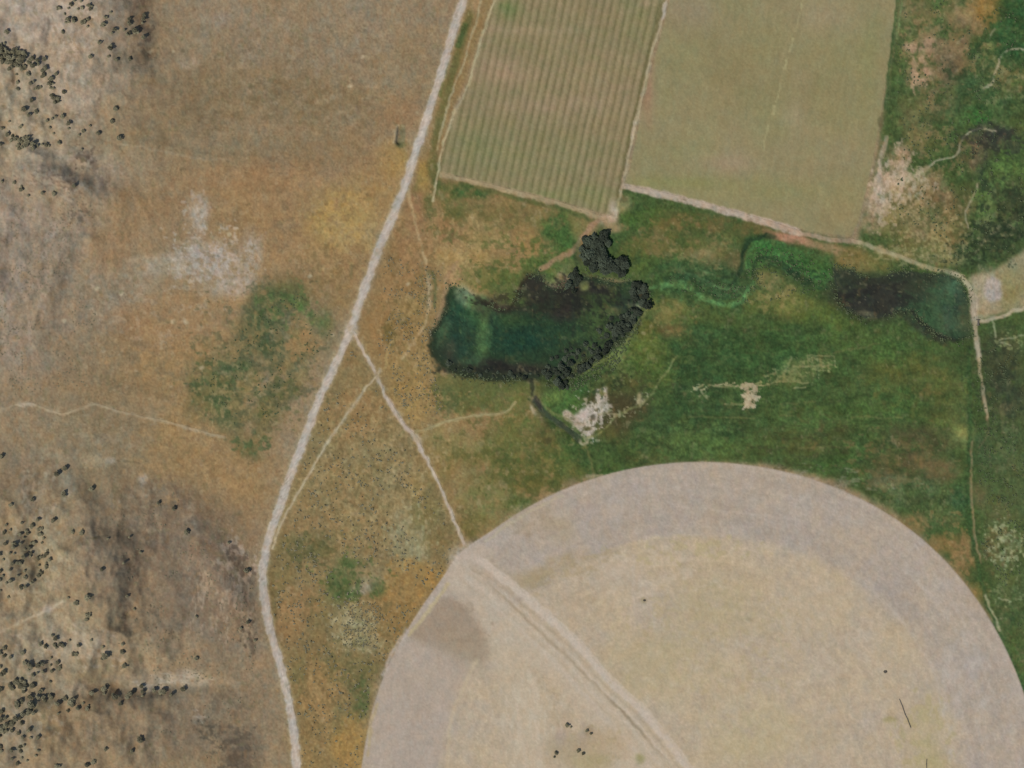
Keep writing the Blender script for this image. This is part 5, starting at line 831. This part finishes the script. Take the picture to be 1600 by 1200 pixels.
def crown_mesh(name, rx, rz, n, seed, mat, leaf=.55, lobes=7, base=.25):
    """leaf clumps spread through a lobed crown volume around z, unit metres"""
    rr = np.random.RandomState(seed)
    L = []
    for i in range(lobes):
        a = rr.rand() * 6.283; d = rr.rand()**.5 * rx * .55
        L.append((d * math.cos(a), d * math.sin(a), rz * (base + .25 + .5 * rr.rand() * (1 - d / rx)), rx * (.38 + .26 * rr.rand())))
    V = []; F = []
    for i in range(n):
        lx, ly, lz, lr = L[rr.randint(lobes)]
        u = rr.normal(size=3); u /= np.linalg.norm(u) + 1e-9
        p = np.array([lx, ly, lz]) + u * lr * (.55 + .5 * rr.rand()) * np.array([1, 1, .85])
        p[2] = max(p[2], .25)
        q = rr.normal(size=3); q /= np.linalg.norm(q); nrm = u * .5 + q * .5 + np.array([0, 0, .6]); nrm /= np.linalg.norm(nrm)
        t = np.cross(nrm, [0, 0, 1.0]) + 1e-3; t /= np.linalg.norm(t); b = np.cross(nrm, t)
        s_ = leaf * (.6 + .8 * rr.rand()); k = len(V)
        V += [p - t * s_ * .6 - b * s_ * .4, p + t * s_ * .6 - b * s_ * .3, p + t * s_ * .35 + b * s_ * .7, p - t * s_ * .45 + b * s_ * .55]
        F.append((k, k + 1, k + 2, k + 3))
    me = bpy.data.meshes.new(name); me.from_pydata([tuple(v) for v in V], [], F); me.materials.append(mat); me.update()
    return me

def trunk_mesh(name, h, r0, seed, mat, limbs=5):
    rr = np.random.RandomState(seed); V = []; F = []
    def tube(pts, ra, rb, sides=6):
        k0 = len(V)
        for i, p in enumerate(pts):
            t = i / (len(pts) - 1); r = ra + (rb - ra) * t
            for j in range(sides):
                a = 6.2832 * j / sides; V.append((p[0] + r * math.cos(a), p[1] + r * math.sin(a), p[2]))
        for i in range(len(pts) - 1):
            for j in range(sides):
                a = k0 + i * sides + j; b = k0 + i * sides + (j + 1) % sides
                F.append((a, b, b + sides, a + sides))
    tube([(0, 0, -.4), (.05, .02, h * .3), (-.04, .08, h * .62), (.03, 0, h * .86)], r0, r0 * .25)
    for i in range(limbs):
        a = 6.283 * i / limbs + rr.rand(); z0 = h * (.22 + .4 * rr.rand()); d = h * (.25 + .12 * rr.rand())
        tube([(0, 0, z0), (d * .55 * math.cos(a), d * .55 * math.sin(a), z0 + h * .12), (d * math.cos(a + .2), d * math.sin(a + .2), z0 + h * .26)], r0 * .42, r0 * .12, 5)
    me = bpy.data.meshes.new(name); me.from_pydata(V, [], F); me.materials.append(mat); me.update()
    return me

JUN = [(crown_mesh('juniper_crown', 2.3, 4.2, 260, 10 + i, M_JUN, .62, 6 + i % 3), trunk_mesh('juniper_trunk', 4.0, .24, 20 + i, M_BARK)) for i in range(5)]
WIL = [(crown_mesh('willow_crown', 3.2, 4.6, 380, 50 + i, M_WIL, .75, 8, .1), trunk_mesh('willow_trunk', 4.0, .22, 60 + i, M_BARK, 7)) for i in range(4)]

def tree(kind, x, y, r, rng, name):
    """an empty at the foot of the tree that carries its trunk and crown"""
    pool = JUN if kind == 'j' else WIL
    cm, tm = pool[rng.randrange(len(pool))]
    e = bpy.data.objects.new(name, None); COL.objects.link(e)
    e.empty_display_size = 1.0
    e.location = world(x, y, hgt(x, y))
    ref = 2.3 if kind == 'j' else 3.2
    k = r * S / ref * (1.15 if kind == 'j' else 1)
    e.rotation_euler = (0, 0, rng.uniform(0, 6.28)); e.scale = (k * rng.uniform(.88, 1.18), k * rng.uniform(.88, 1.15), k * rng.uniform(.8, 1.15))
    for pn, me in (('trunk', tm), ('crown', cm)):
        o = bpy.data.objects.new(pn, me); COL.objects.link(o); o.parent = e
    return e

def pts(s_, ox, oy, k):
    v = [float(t) for t in s_.replace(' ', ',').split(',') if t]
    return [(ox + v[i] / k, oy + v[i + 1] / k) for i in range(0, len(v), 2)]

RAW = []
RAW += pts('390,30 495,45 330,90 295,150 130,145 160,150 235,235 510,150 440,165 620,105 665,125 590,112 640,165 280,320 255,370 300,365 380,310 385,350 595,320 545,355 515,375 595,435 850,410 870,290 900,295 955,215 1240,320 1230,380 1440,370 1465,250 1460,310 205,510 1010,490 970,540 1160,490 1320,490 1345,515 1240,540 1205,555 1445,600 785,685 960,730 945,768 635,905 915,895 1035,950 1250,930', 80, 0, 10)
RAW += pts('20,250 60,270 100,290 30,320 80,340 130,330 20,400 70,410 120,390 170,340 230,330 260,290 170,420 220,420 270,400 300,350 350,340 390,340 425,375 350,420 390,420 300,470 340,490 380,480 200,480 250,500 140,480 60,480 170,590 210,560 300,540 340,560 370,600 400,560 90,190 40,200 120,10 470,490 500,450 535,430 540,540 625,510 610,470 710,435 735,580 690,620 700,690 670,720 900,670 800,760 830,740 790,820 850,820 810,890 850,890 545,790 500,820 600,895 650,875 560,910 300,800 300,900 820,1000 870,1040 920,1050 880,1110 930,1090 1020,950 1440,405 1580,190 280,680 470,680 510,1080', 0, 50, 10)
RAW += pts('320,100 465,130 380,165 600,235 710,185 795,180 665,215 130,245 285,300 265,320 40,330 640,320 680,395 870,335 1000,415 1050,370 1130,300 870,270 100,405 170,430 150,480 210,460 260,480 290,500 320,460 350,490 300,560 340,550 260,585 370,440 240,540 20,525 430,575 480,545 540,535 430,530 590,545 620,550 755,515 1030,595 1230,390 1500,450 1455,90 1410,240 40,990 190,1010 285,1060 285,1095 940,1050 690,1150 550,1140 370,1170', 0, 160, 8)
RAW += pts('410,527 357,562 408,688 573,655 75,752 205,725 338,851 10,453 465,920 685,962 815,955 885,1050 780,1115 1170,925 1090,780 650,1155 1540,1165 245,845 520,925 990,745 1430,990', 0, 600, 4)
RAW += pts('140,265 480,220 1130,175 230,370 100,420 680,300 700,265 560,390 600,440 440,460 520,530 830,350 880,340 880,440 840,470 920,540 890,640 150,655 300,650 340,650 310,720 450,650 660,645 730,640 620,740 550,775 320,860 230,850 20,880 510,920 480,1020 440,1050 390,1050 280,1060 100,980 660,850 650,920 1000,790 990,860 940,910 870,930 1060,980 980,1060 980,1130 820,950 820,1110 1550,400', 0, 800, 13.33)
RAW += pts('240,135 540,155 400,250 545,290 710,370 680,400 290,345 250,350 170,400 90,250 30,330 30,160 850,170 820,250 890,200 460,480 550,475 470,525 210,690 1460,705 30,560', 0, 880, 13.33)
RAW += pts('305,465 670,250 715,295 515,370 590,385 720,395 700,370 760,365 800,375 885,315 1005,380 1160,310 1305,395 1320,510 1300,530 1545,365 1545,465 1570,635 930,482 975,488 1095,50 75,405 25,470 150,525 75,510 20,645 70,700 45,735 330,595 390,610 380,680 410,650 540,600 500,625 650,535 640,630 665,700 480,720 545,705 560,720 435,750 730,595 765,655 640,830 25,930', 0, 960, 8)
RAW += pts('190,290 210,340 280,250 300,230 350,210 350,300 400,250 430,290 400,330 530,300 550,290 390,390 670,370 650,400 600,460 620,480 510,480 490,490 700,490 720,520 690,470 800,460 820,480 510,590 480,575 540,600 490,680 290,570 300,630 365,535 415,740 385,730 460,735 550,720 900,570 920,580 1040,500 1130,550 1100,590 1150,590 1180,510 1240,655 1320,570 1400,610 1380,650 1080,690 930,730 1450,415 40,700 30,820 110,800 270,810 340,800 215,870 220,900 130,910 100,920 40,960 30,1000 130,1000 90,990 220,990 370,870 490,970 480,1000 320,1030 385,1100 510,1110 620,1100 20,1080', 0, 1040, 10)
RAW += pts('505,280 510,340 640,370 690,370 835,345 880,310 800,385 985,320 985,370 975,250 1130,305 1220,330 1260,305 1340,360 720,470 970,920 540,1030 855,1055 380,1190 1490,285', 100, 1040, 8)
RAW += pts('20,1085 10,1060 85,1080 140,1090 140,1060 85,1135 145,1130 235,1115 180,1145 120,1165 250,1080 200,1005 160,1050 590,1165 550,1172 365,1182 560,128 845,205 440,130 1230,250 1505,325 1550,290 1595,400 1230,515 800,125 490,165 545,265 562,235 185,955 155,1000', 0, 900, 4)
BIG = {(139, 932): 4.6, (163, 1023): 4.8, (163, 1076): 4.6, (182, 1086): 4.6, (205, 1082): 4.2, (221, 1156): 4.6, (102, 732): 4.0, (89, 740): 3.8, (102, 772): 3.8, (84, 813): 3.8, (212, 50): 4.4, (292, 831): 4.2, (51, 1099): 5.6, (252, 1080): 4.6, (112, 1096): 5.0}
rng = random.Random(7)
J = []
for (x, y) in RAW:
    if any((x - a)**2 + (y - b)**2 < 2.2**2 for a, b, _ in J): continue
    r = rng.uniform(2.2, 3.9) if not (730 < y < 960 and x < 90) else rng.uniform(2.1, 3.4)
    if (x < 66 and 70 < y < 112) or (x < 50 and 205 < y < 236) or (x < 60 and 1055 < y < 1150): r *= 1.2
    for (bx, by), br in BIG.items():
        if (x - bx)**2 + (y - by)**2 < 9: r = br
    J.append((x, y, r))
J.sort(key=lambda t: -t[2])
JI, JS = J[:300], J[300:]
REG = [  # (x0, y0, x1, y1, phrase)
    (-9, -9, 128, 62, 'pale slope in the top left corner'), (128, -9, 182, 62, 'bare slope left of the dark top scarp'), (182, -9, 260, 70, 'dark rocky scarp near the top edge'),
    (128, 62, 260, 110, 'slope just below the top scarp'),
    (-9, 62, 31, 110, None), (31, 62, 66, 112, None), (66, 85, 110, 148, 'east end of the curved top-left thicket'), (-9, 110, 66, 178, 'open ground under the curved top-left thicket'), (66, 148, 128, 196, 'tail of the curved top-left thicket'),
    (110, 110, 260, 180, 'grey wash mouth right of the thicket'), (-9, 178, 66, 212, 'pale ground above the small square thicket'), (66, 178, 128, 235, 'pale ground right of the small square thicket'), (-9, 200, 52, 236, None),
    (52, 225, 90, 240, 'short line beside the small square thicket'), (128, 180, 260, 240, 'gully head below the top-left slope'), (-9, 236, 160, 330, 'low ridge under the small square thicket'),
    (-9, 700, 160, 806, 'bare slope below the pale hill track'), (-9, 806, 45, 850, 'upper left part of the speckled grove'), (45, 806, 95, 850, 'upper right part of the speckled grove'), (-9, 850, 40, 884, 'lower left part of the speckled grove'), (40, 850, 95, 884, 'lower right part of the speckled grove'), (-9, 884, 95, 940, 'south tip of the speckled grove'),
    (95, 806, 420, 930, 'dark rounded hill crest'), (95, 925, 235, 992, 'east foot of the pale spur track'), (235, 925, 420, 1060, 'eroded hillside beside the road'),
    (-9, 940, 50, 1040, 'pale ground under the spur track'), (50, 985, 108, 1028, 'pale flat left of the white patch'), (50, 1028, 105, 1060, 'slope above the dark diagonal thicket'), (108, 990, 235, 1050, 'white bare flat'),
    (-9, 1050, 50, 1090, 'upper end of the dark diagonal thicket'), (50, 1055, 86, 1108, 'middle of the dark diagonal thicket'), (86, 1075, 150, 1115, 'left cluster of the straight tree line'), (-9, 1090, 50, 1120, 'lower bend of the dark diagonal thicket'), (-9, 1120, 30, 1150, None),
    (30, 1105, 90, 1150, 'ground below the dark diagonal thicket'), (150, 1060, 300, 1098, 'straight tree line above the brown slope'), (140, 1098, 235, 1125, 'edge just below the straight tree line'), (-9, 1150, 75, 1209, 'bottom left corner grove'), (75, 1110, 420, 1209, 'brown slope near the bottom edge')]
DENSE = {(-9, 62): 'dark juniper packed into the thick curved clump at left edge', (31, 62): 'grey-green juniper packed in the middle of the curved clump', (-9, 200): 'dark juniper packed into the small square thicket by the left edge', (-9, 1120): 'dark juniper packed in the lowest thicket at the left edge'}
GRP = {}
for t in JI:
    for i, q in enumerate(REG):
        if q[0] <= t[0] < q[2] and q[1] <= t[1] < q[3]:
            GRP.setdefault(i, []).append(t); break
    else:
        GRP.setdefault(-1, []).append(t)
ORD = 'first second third fourth fifth sixth seventh eighth ninth tenth eleventh twelfth thirteenth fourteenth fifteenth sixteenth seventeenth eighteenth nineteenth twentieth'.split() + ['twenty-%s' % k for k in 'first second third fourth fifth sixth seventh eighth ninth'.split()] + ['thirtieth'] + ['thirty-%s' % k for k in 'first second third fourth fifth sixth seventh eighth ninth'.split()] + ['fortieth'] + ['forty-%s' % k for k in 'first second third fourth fifth sixth seventh eighth ninth'.split()]
for i, L in sorted(GRP.items()):
    L.sort()
    dense = i >= 0 and REG[i][4] is None
    where = 'open left hillside' if i < 0 else REG[i][4]
    for n, (x, y, r) in enumerate(L):
        e = tree('j', x, y, r, rng, 'juniper_tree')
        if dense:
            tag(e, DENSE[(REG[i][0], REG[i][1])].replace('juniper', 'juniper, %s from left,' % ORD[n]), 'tree', DENSE[(REG[i][0], REG[i][1])].replace('juniper', 'junipers'))
        else:
            size = 'large dark' if r > 3.8 else 'dark' if r > 3.1 else 'small dark'
            if len(L) == 1: lab = '%s juniper standing alone on the %s' % (size, where)
            else:
                o_ = ORD[n]
                lab = '%s juniper, %s from left on the %s' % (size, o_, where)
            tag(e, lab, 'tree', 'junipers on the %s' % where)

def merged(name, items, base_meshes, ref, mat, seed):
    """very many small plants as one ground cover object"""
    rr = np.random.RandomState(seed); VV = []; FF = []; off = 0
    arrs = []
    for bm_ in base_meshes:
        v = np.empty(len(bm_.vertices) * 3, np.float32); bm_.vertices.foreach_get('co', v); v = v.reshape(-1, 3)
        f = np.array([tuple(p.vertices) for p in bm_.polygons], np.int32)
        arrs.append((v, f))
    for (x, y, r) in items:
        v, f = arrs[rr.randint(len(arrs))]
        a = rr.rand() * 6.283; k = r * S / ref; c, s_ = math.cos(a), math.sin(a)
        q = v * k; q = np.stack([q[:, 0] * c - q[:, 1] * s_, q[:, 0] * s_ + q[:, 1] * c, q[:, 2]], 1)
        q += np.array(world(x, y, hgt(x, y)), np.float32)
        VV.append(q); FF.append(f + off); off += len(q)
    return mesh_np(name, np.concatenate(VV), np.concatenate(FF), mat, None, False, 'stuff')
o = merged('junipers', JS, [j[0] for j in JUN], 2.3, M_JUN, 5)
tag(o, 'smallest scattered junipers dotting the left hillsides', 'trees')

WG = {
 'north': ('dark willow thicket north of the pond', '930,369 938,373 946,371 924,378 931,384 917,384 938,386 911,392 920,394 929,395 938,397 944,402 913,402 922,404 932,407 942,411 950,407 930,416 941,419 951,416 920,412 961,409 969,406 976,407 974,414 965,416 957,418 947,425 912,376 950,380 919,378 925,390 934,379 941,391 927,400 936,401 917,397 924,383 943,398 938,410 929,411 952,412 944,409 963,420 955,421 971,422 933,392'),
 'knob': ('dark willow clump on the north-east pond corner', '988,447 996,446 1004,450 991,455 1000,458 1008,463 987,462 996,466 1004,471 1010,475'),
 'east': ('dark willow band along the east bank', '996,484 1000,488 991,495 982,502 972,524 964,514 976,493 988,487 980,490 993,493 984,497 975,499 990,502 980,506 971,508 978,514 969,517 962,521 970,525 960,529'),
 'low': ('scattered dark willows south-east of the pond', '953,541 946,546 937,549 931,556 936,560 950,536 926,551'),
 'south': ('dark willow group on the south bank', '902,573 911,574 907,579 884,562 889,569 878,575 883,582 891,586 877,590 870,585 882,596 872,597 893,553 876,566 915,570 866,578 887,603 878,604'),
 'belt': ('dark willow bushes along the south-west pond shore', '744,582 753,584 761,581 769,585 778,583 786,586 795,584 804,587 813,584 822,588 831,585 840,588 848,583 856,588 712,576 722,580 732,579 703,569'),
 'fringe': ('willow bushes in the reed belt east of the pond', '862,560 872,556 882,548 893,543 903,548 913,556 921,545 929,537 938,530 947,523 956,515 963,507 970,498 915,538 902,560 886,556 935,520 925,565 858,572 868,575 860,584 950,508 958,497'),
 'nw': ('dark willows on the north bank point', '898,424 893,432 888,440 901,436 895,447 886,449 903,446 899,455'),
}
for key, (where, s_) in WG.items():
    P_ = sorted(pts(s_, 0, 0, 1))
    for n, (x, y) in enumerate(P_):
        x += rng.uniform(-2.5, 2.5); y += rng.uniform(-2.5, 2.5)
        e = tree('w', x, y, rng.uniform(5.0, 9.5) if key in ('north', 'knob') else rng.uniform(2.6, 6.5) if key == 'fringe' else rng.uniform(2.4, 5.2) if key == 'belt' else rng.uniform(3.2, 7.6), rng, 'willow_bush')
        tag(e, '%s, %s bush from the left' % (where, ORD[n]), 'bush', where.replace('thicket', 'thickets') if 0 else 'bushes of the ' + where)
# dry dark bushes standing in the round field
for (x, y, r, lab) in [(886.5, 1133, 3.6, 'dark dry bush, topmost of the bushes in the round field'), (869, 1176, 3.8, 'dark dry bush, lower left of the bushes in the round field'), (866, 1183, 2.2, 'small dry bush touching the lower left bush of the round field'),
                       (903, 1173, 3.6, 'brown dry bush, bottom middle of the bushes in the round field'), (911, 1178, 3.0, 'brown dry bush, bottom right of the bushes in the round field'), (917, 1142, 3.0, 'pale brown dry bush, upper middle in the round field'), (923, 1146, 2.6, 'pale brown dry bush, right of the upper middle bush in the round field'), (892, 1136, 2.0, 'small pale dry bush right of the topmost round field bush')]:
    e = tree('j', x, y, r * .8, rng, 'dry_bush'); tag(e, lab, 'bush', 'dry bushes in the round field')

# sage and rush ground cover
def tuft(name, seed, mat, n=9):
    return crown_mesh(name, .8, .45, n, seed, mat, .5, 3, .05)
sg = [tuft('sage_tuft', 80 + i, M_SAGE) for i in range(4)]
rs = [tuft('rush_tuft', 90 + i, M_TUS) for i in range(4)]
def scatter(n, poly_, seed, thr, sx=40, lo=.8, hi=1.9):
    rr = np.random.RandomState(seed); P_ = np.array(poly_, float); out = []
    x0, y0 = P_.min(0); x1, y1 = P_.max(0)
    X = rr.uniform(x0, x1, n * 3); Y = rr.uniform(y0, y1, n * 3)
    ok = inpoly(X, Y, poly_) & (fbm(sx, sx, seed, 3, 0, X, Y) > thr)
    return [(a, b, rr.uniform(lo, hi)) for a, b in zip(X[ok], Y[ok])][:n]
def far_from(L, lines, d):
    out = []
    segs = [np.array(smooth(l, 4)) for l in lines]
    for p in L:
        if all(np.min(np.hypot(s_[:, 0] - p[0], s_[:, 1] - p[1])) > d for s_ in segs): out.append(p)
    return out
TRI_IN = [(548, 545), (588, 605), (625, 680), (690, 790), (712, 850), (690, 905), (628, 985), (585, 1060), (558, 1210), (475, 1210), (455, 1060), (432, 990), (424, 900), (440, 850), (475, 720), (520, 610)]
L = far_from(scatter(1150, TRI_IN, 811, -.1, 30, .8, 2.2), [ROAD, TRACK_E, TRACK_W], 9)
L += scatter(260, [(540, 940), (590, 940), (590, 1010), (535, 1010)], 815, -.4, 30, .7, 1.5)
L += far_from(scatter(500, [(600, 400), (690, 420), (670, 560), (700, 640), (640, 660), (590, 560)], 812, .0, 20, .7, 1.6), [TRACK_E, TRACK_W], 6)
L += far_from(scatter(700, [(260, 740), (330, 820), (400, 920), (400, 1190), (300, 1190), (200, 1100), (150, 830)], 813, .1, 30, .6, 1.4), [ROAD], 10)
L += scatter(500, [(0, 280), (150, 300), (150, 600), (0, 620)], 814, .1, 30, .6, 1.2)
tag(merged('sagebrush', L, sg, .7, M_SAGE, 6), 'low grey-brown sagebrush dotting the dry flats and slopes', 'shrubs')
L = []
for pl in (POND, LAKE):
    P_ = smooth(pl + [pl[0]], 3.0); rr = np.random.RandomState(9)
    for p in P_:
        if fbm(14, 14, 829, 2, 0, np.array([p[0]]), np.array([p[1]]))[0] < .0: continue
        for k in range(5): L.append((p[0] + rr.normal() * 4.5, p[1] + rr.normal() * 4.5, rr.uniform(.8, 2.0)))
L += scatter(500, [(870, 560), (960, 530), (1000, 510), (960, 580), (900, 610), (850, 610)], 821, -.2, 20, .9, 2.0)
L += scatter(350, [(1040, 430), (1150, 440), (1180, 380), (1260, 400), (1310, 450), (1170, 475), (1060, 460)], 822, -.1, 20, .8, 1.8)
L += scatter(500, [(1400, 0), (1600, 0), (1600, 400), (1500, 420), (1400, 380)], 823, .1, 20, .9, 2.0)
L += scatter(260, [(300, 580), (460, 450), (520, 520), (440, 640), (370, 700)], 824, .05, 16, .8, 1.8)
L += scatter(500, [(1520, 540), (1600, 540), (1600, 1000), (1530, 850)], 825, .05, 16, .8, 1.8)
tag(merged('rushes', L, rs, .7, M_TUS, 7), 'rushes and coarse tufts around the ponds and wet pasture', 'plants')

# ---- small hard things
def boulder(x, y, r, lab, seed=3):
    import bmesh
    bm = bmesh.new(); bmesh.ops.create_icosphere(bm, subdivisions=3, radius=1)
    rr = np.random.RandomState(seed)
    for v in bm.verts:
        n_ = fbm(.7, .7, seed, 3, 0, np.array([v.co.x + v.co.z]), np.array([v.co.y - v.co.z]))[0]
        v.co *= (1 + .28 * n_); v.co.z *= .6
    me = bpy.data.meshes.new('boulder'); bm.to_mesh(me); bm.free(); me.materials.append(M_ROCK)
    o = bpy.data.objects.new('boulder', me); COL.objects.link(o); o.scale = (r * S * 1.3, r * S, r * S); o.location = world(x, y, hgt(x, y) + .2)
    tag(o, lab, 'rock'); return o
boulder(1383.5, 1049.5, 2.3, 'small dark rock lying alone on the right half of the round field')
boulder(1007, 938, 1.7, 'brownish stone near the middle top of the round field', 4)

def pipe(name, P_, r, lab):
    import bmesh
    root = bpy.data.objects.new(name, None); COL.objects.link(root)
    ox, oy = P_[0]; root.location = world(ox, oy, hgt(ox, oy))
    def tube_obj(nm, A, B, rad, cap=False):
        bm = bmesh.new(); d = (B - A); L_ = d.length
        bmesh.ops.create_cone(bm, cap_ends=True, segments=12, radius1=rad, radius2=rad, depth=L_)
        M = Matrix.Translation((A + B) / 2) @ d.to_track_quat('Z', 'Y').to_matrix().to_4x4()
        bmesh.ops.transform(bm, matrix=M, verts=bm.verts)
        me = bpy.data.meshes.new(nm); bm.to_mesh(me); bm.free(); me.materials.append(M_PIPE)
        o = bpy.data.objects.new(nm, me); COL.objects.link(o); o.parent = root
    W = [Vector(world(a, b, hgt(a, b) + r + .25)) - root.location for a, b in P_]
    for i in range(len(W) - 1): tube_obj('pipe_section', W[i], W[i + 1], r)
    for i in range(1, len(W) - 1):
        d = (W[i + 1] - W[i]).normalized(); tube_obj('coupling', W[i] - d * .5, W[i] + d * .5, r * 1.5)
    tag(root, lab, 'pipe')
pipe('irrigation_pipe', [(1405, 1092), (1410, 1104), (1414, 1116), (1418, 1124), (1423, 1137)], .42, 'long thin dark pipe lying on the right half of the round field')
pipe('irrigation_pipe', [(1448, 1186), (1447.5, 1194), (1448, 1204)], .36, 'short thin dark pipe cut by the bottom edge in the round field')

def culvert():
    import bmesh
    root = bpy.data.objects.new('culvert', None); COL.objects.link(root)
    x, y = 1528.5, 504; root.location = world(x, y, hgt(x, y) + .5)
    bm = bmesh.new(); bmesh.ops.create_cone(bm, cap_ends=False, segments=20, radius1=1.1, radius2=1.1, depth=7)
    bmesh.ops.rotate(bm, cent=(0, 0, 0), matrix=Matrix.Rotation(R(90), 3, 'X'), verts=bm.verts)
    r_ = bmesh.ops.extrude_face_region(bm, geom=bm.faces[:]); vs = [g for g in r_['geom'] if isinstance(g, bmesh.types.BMVert)]
    for v in vs: v.co.x *= .86; v.co.z *= .86
    me = bpy.data.meshes.new('barrel'); bm.to_mesh(me); bm.free(); me.materials.append(M_PIPE)
    o = bpy.data.objects.new('barrel', me); COL.objects.link(o); o.parent = root
    for s_ in (-1, 1):
        bm = bmesh.new(); bmesh.ops.create_cube(bm, size=1)
        bmesh.ops.scale(bm, vec=(5.0, .5, 1.6), verts=bm.verts); bmesh.ops.bevel(bm, geom=bm.edges[:], offset=.08, segments=2, affect='EDGES')
        me = bpy.data.meshes.new('headwall'); bm.to_mesh(me); bm.free(); me.materials.append(M_ROCK)
        o = bpy.data.objects.new('headwall', me); COL.objects.link(o); o.parent = root; o.location = (0, s_ * 3.2, -.55)
    tag(root, 'small dark culvert under the lane fork beside the gravel pad', 'culvert')
culvert()
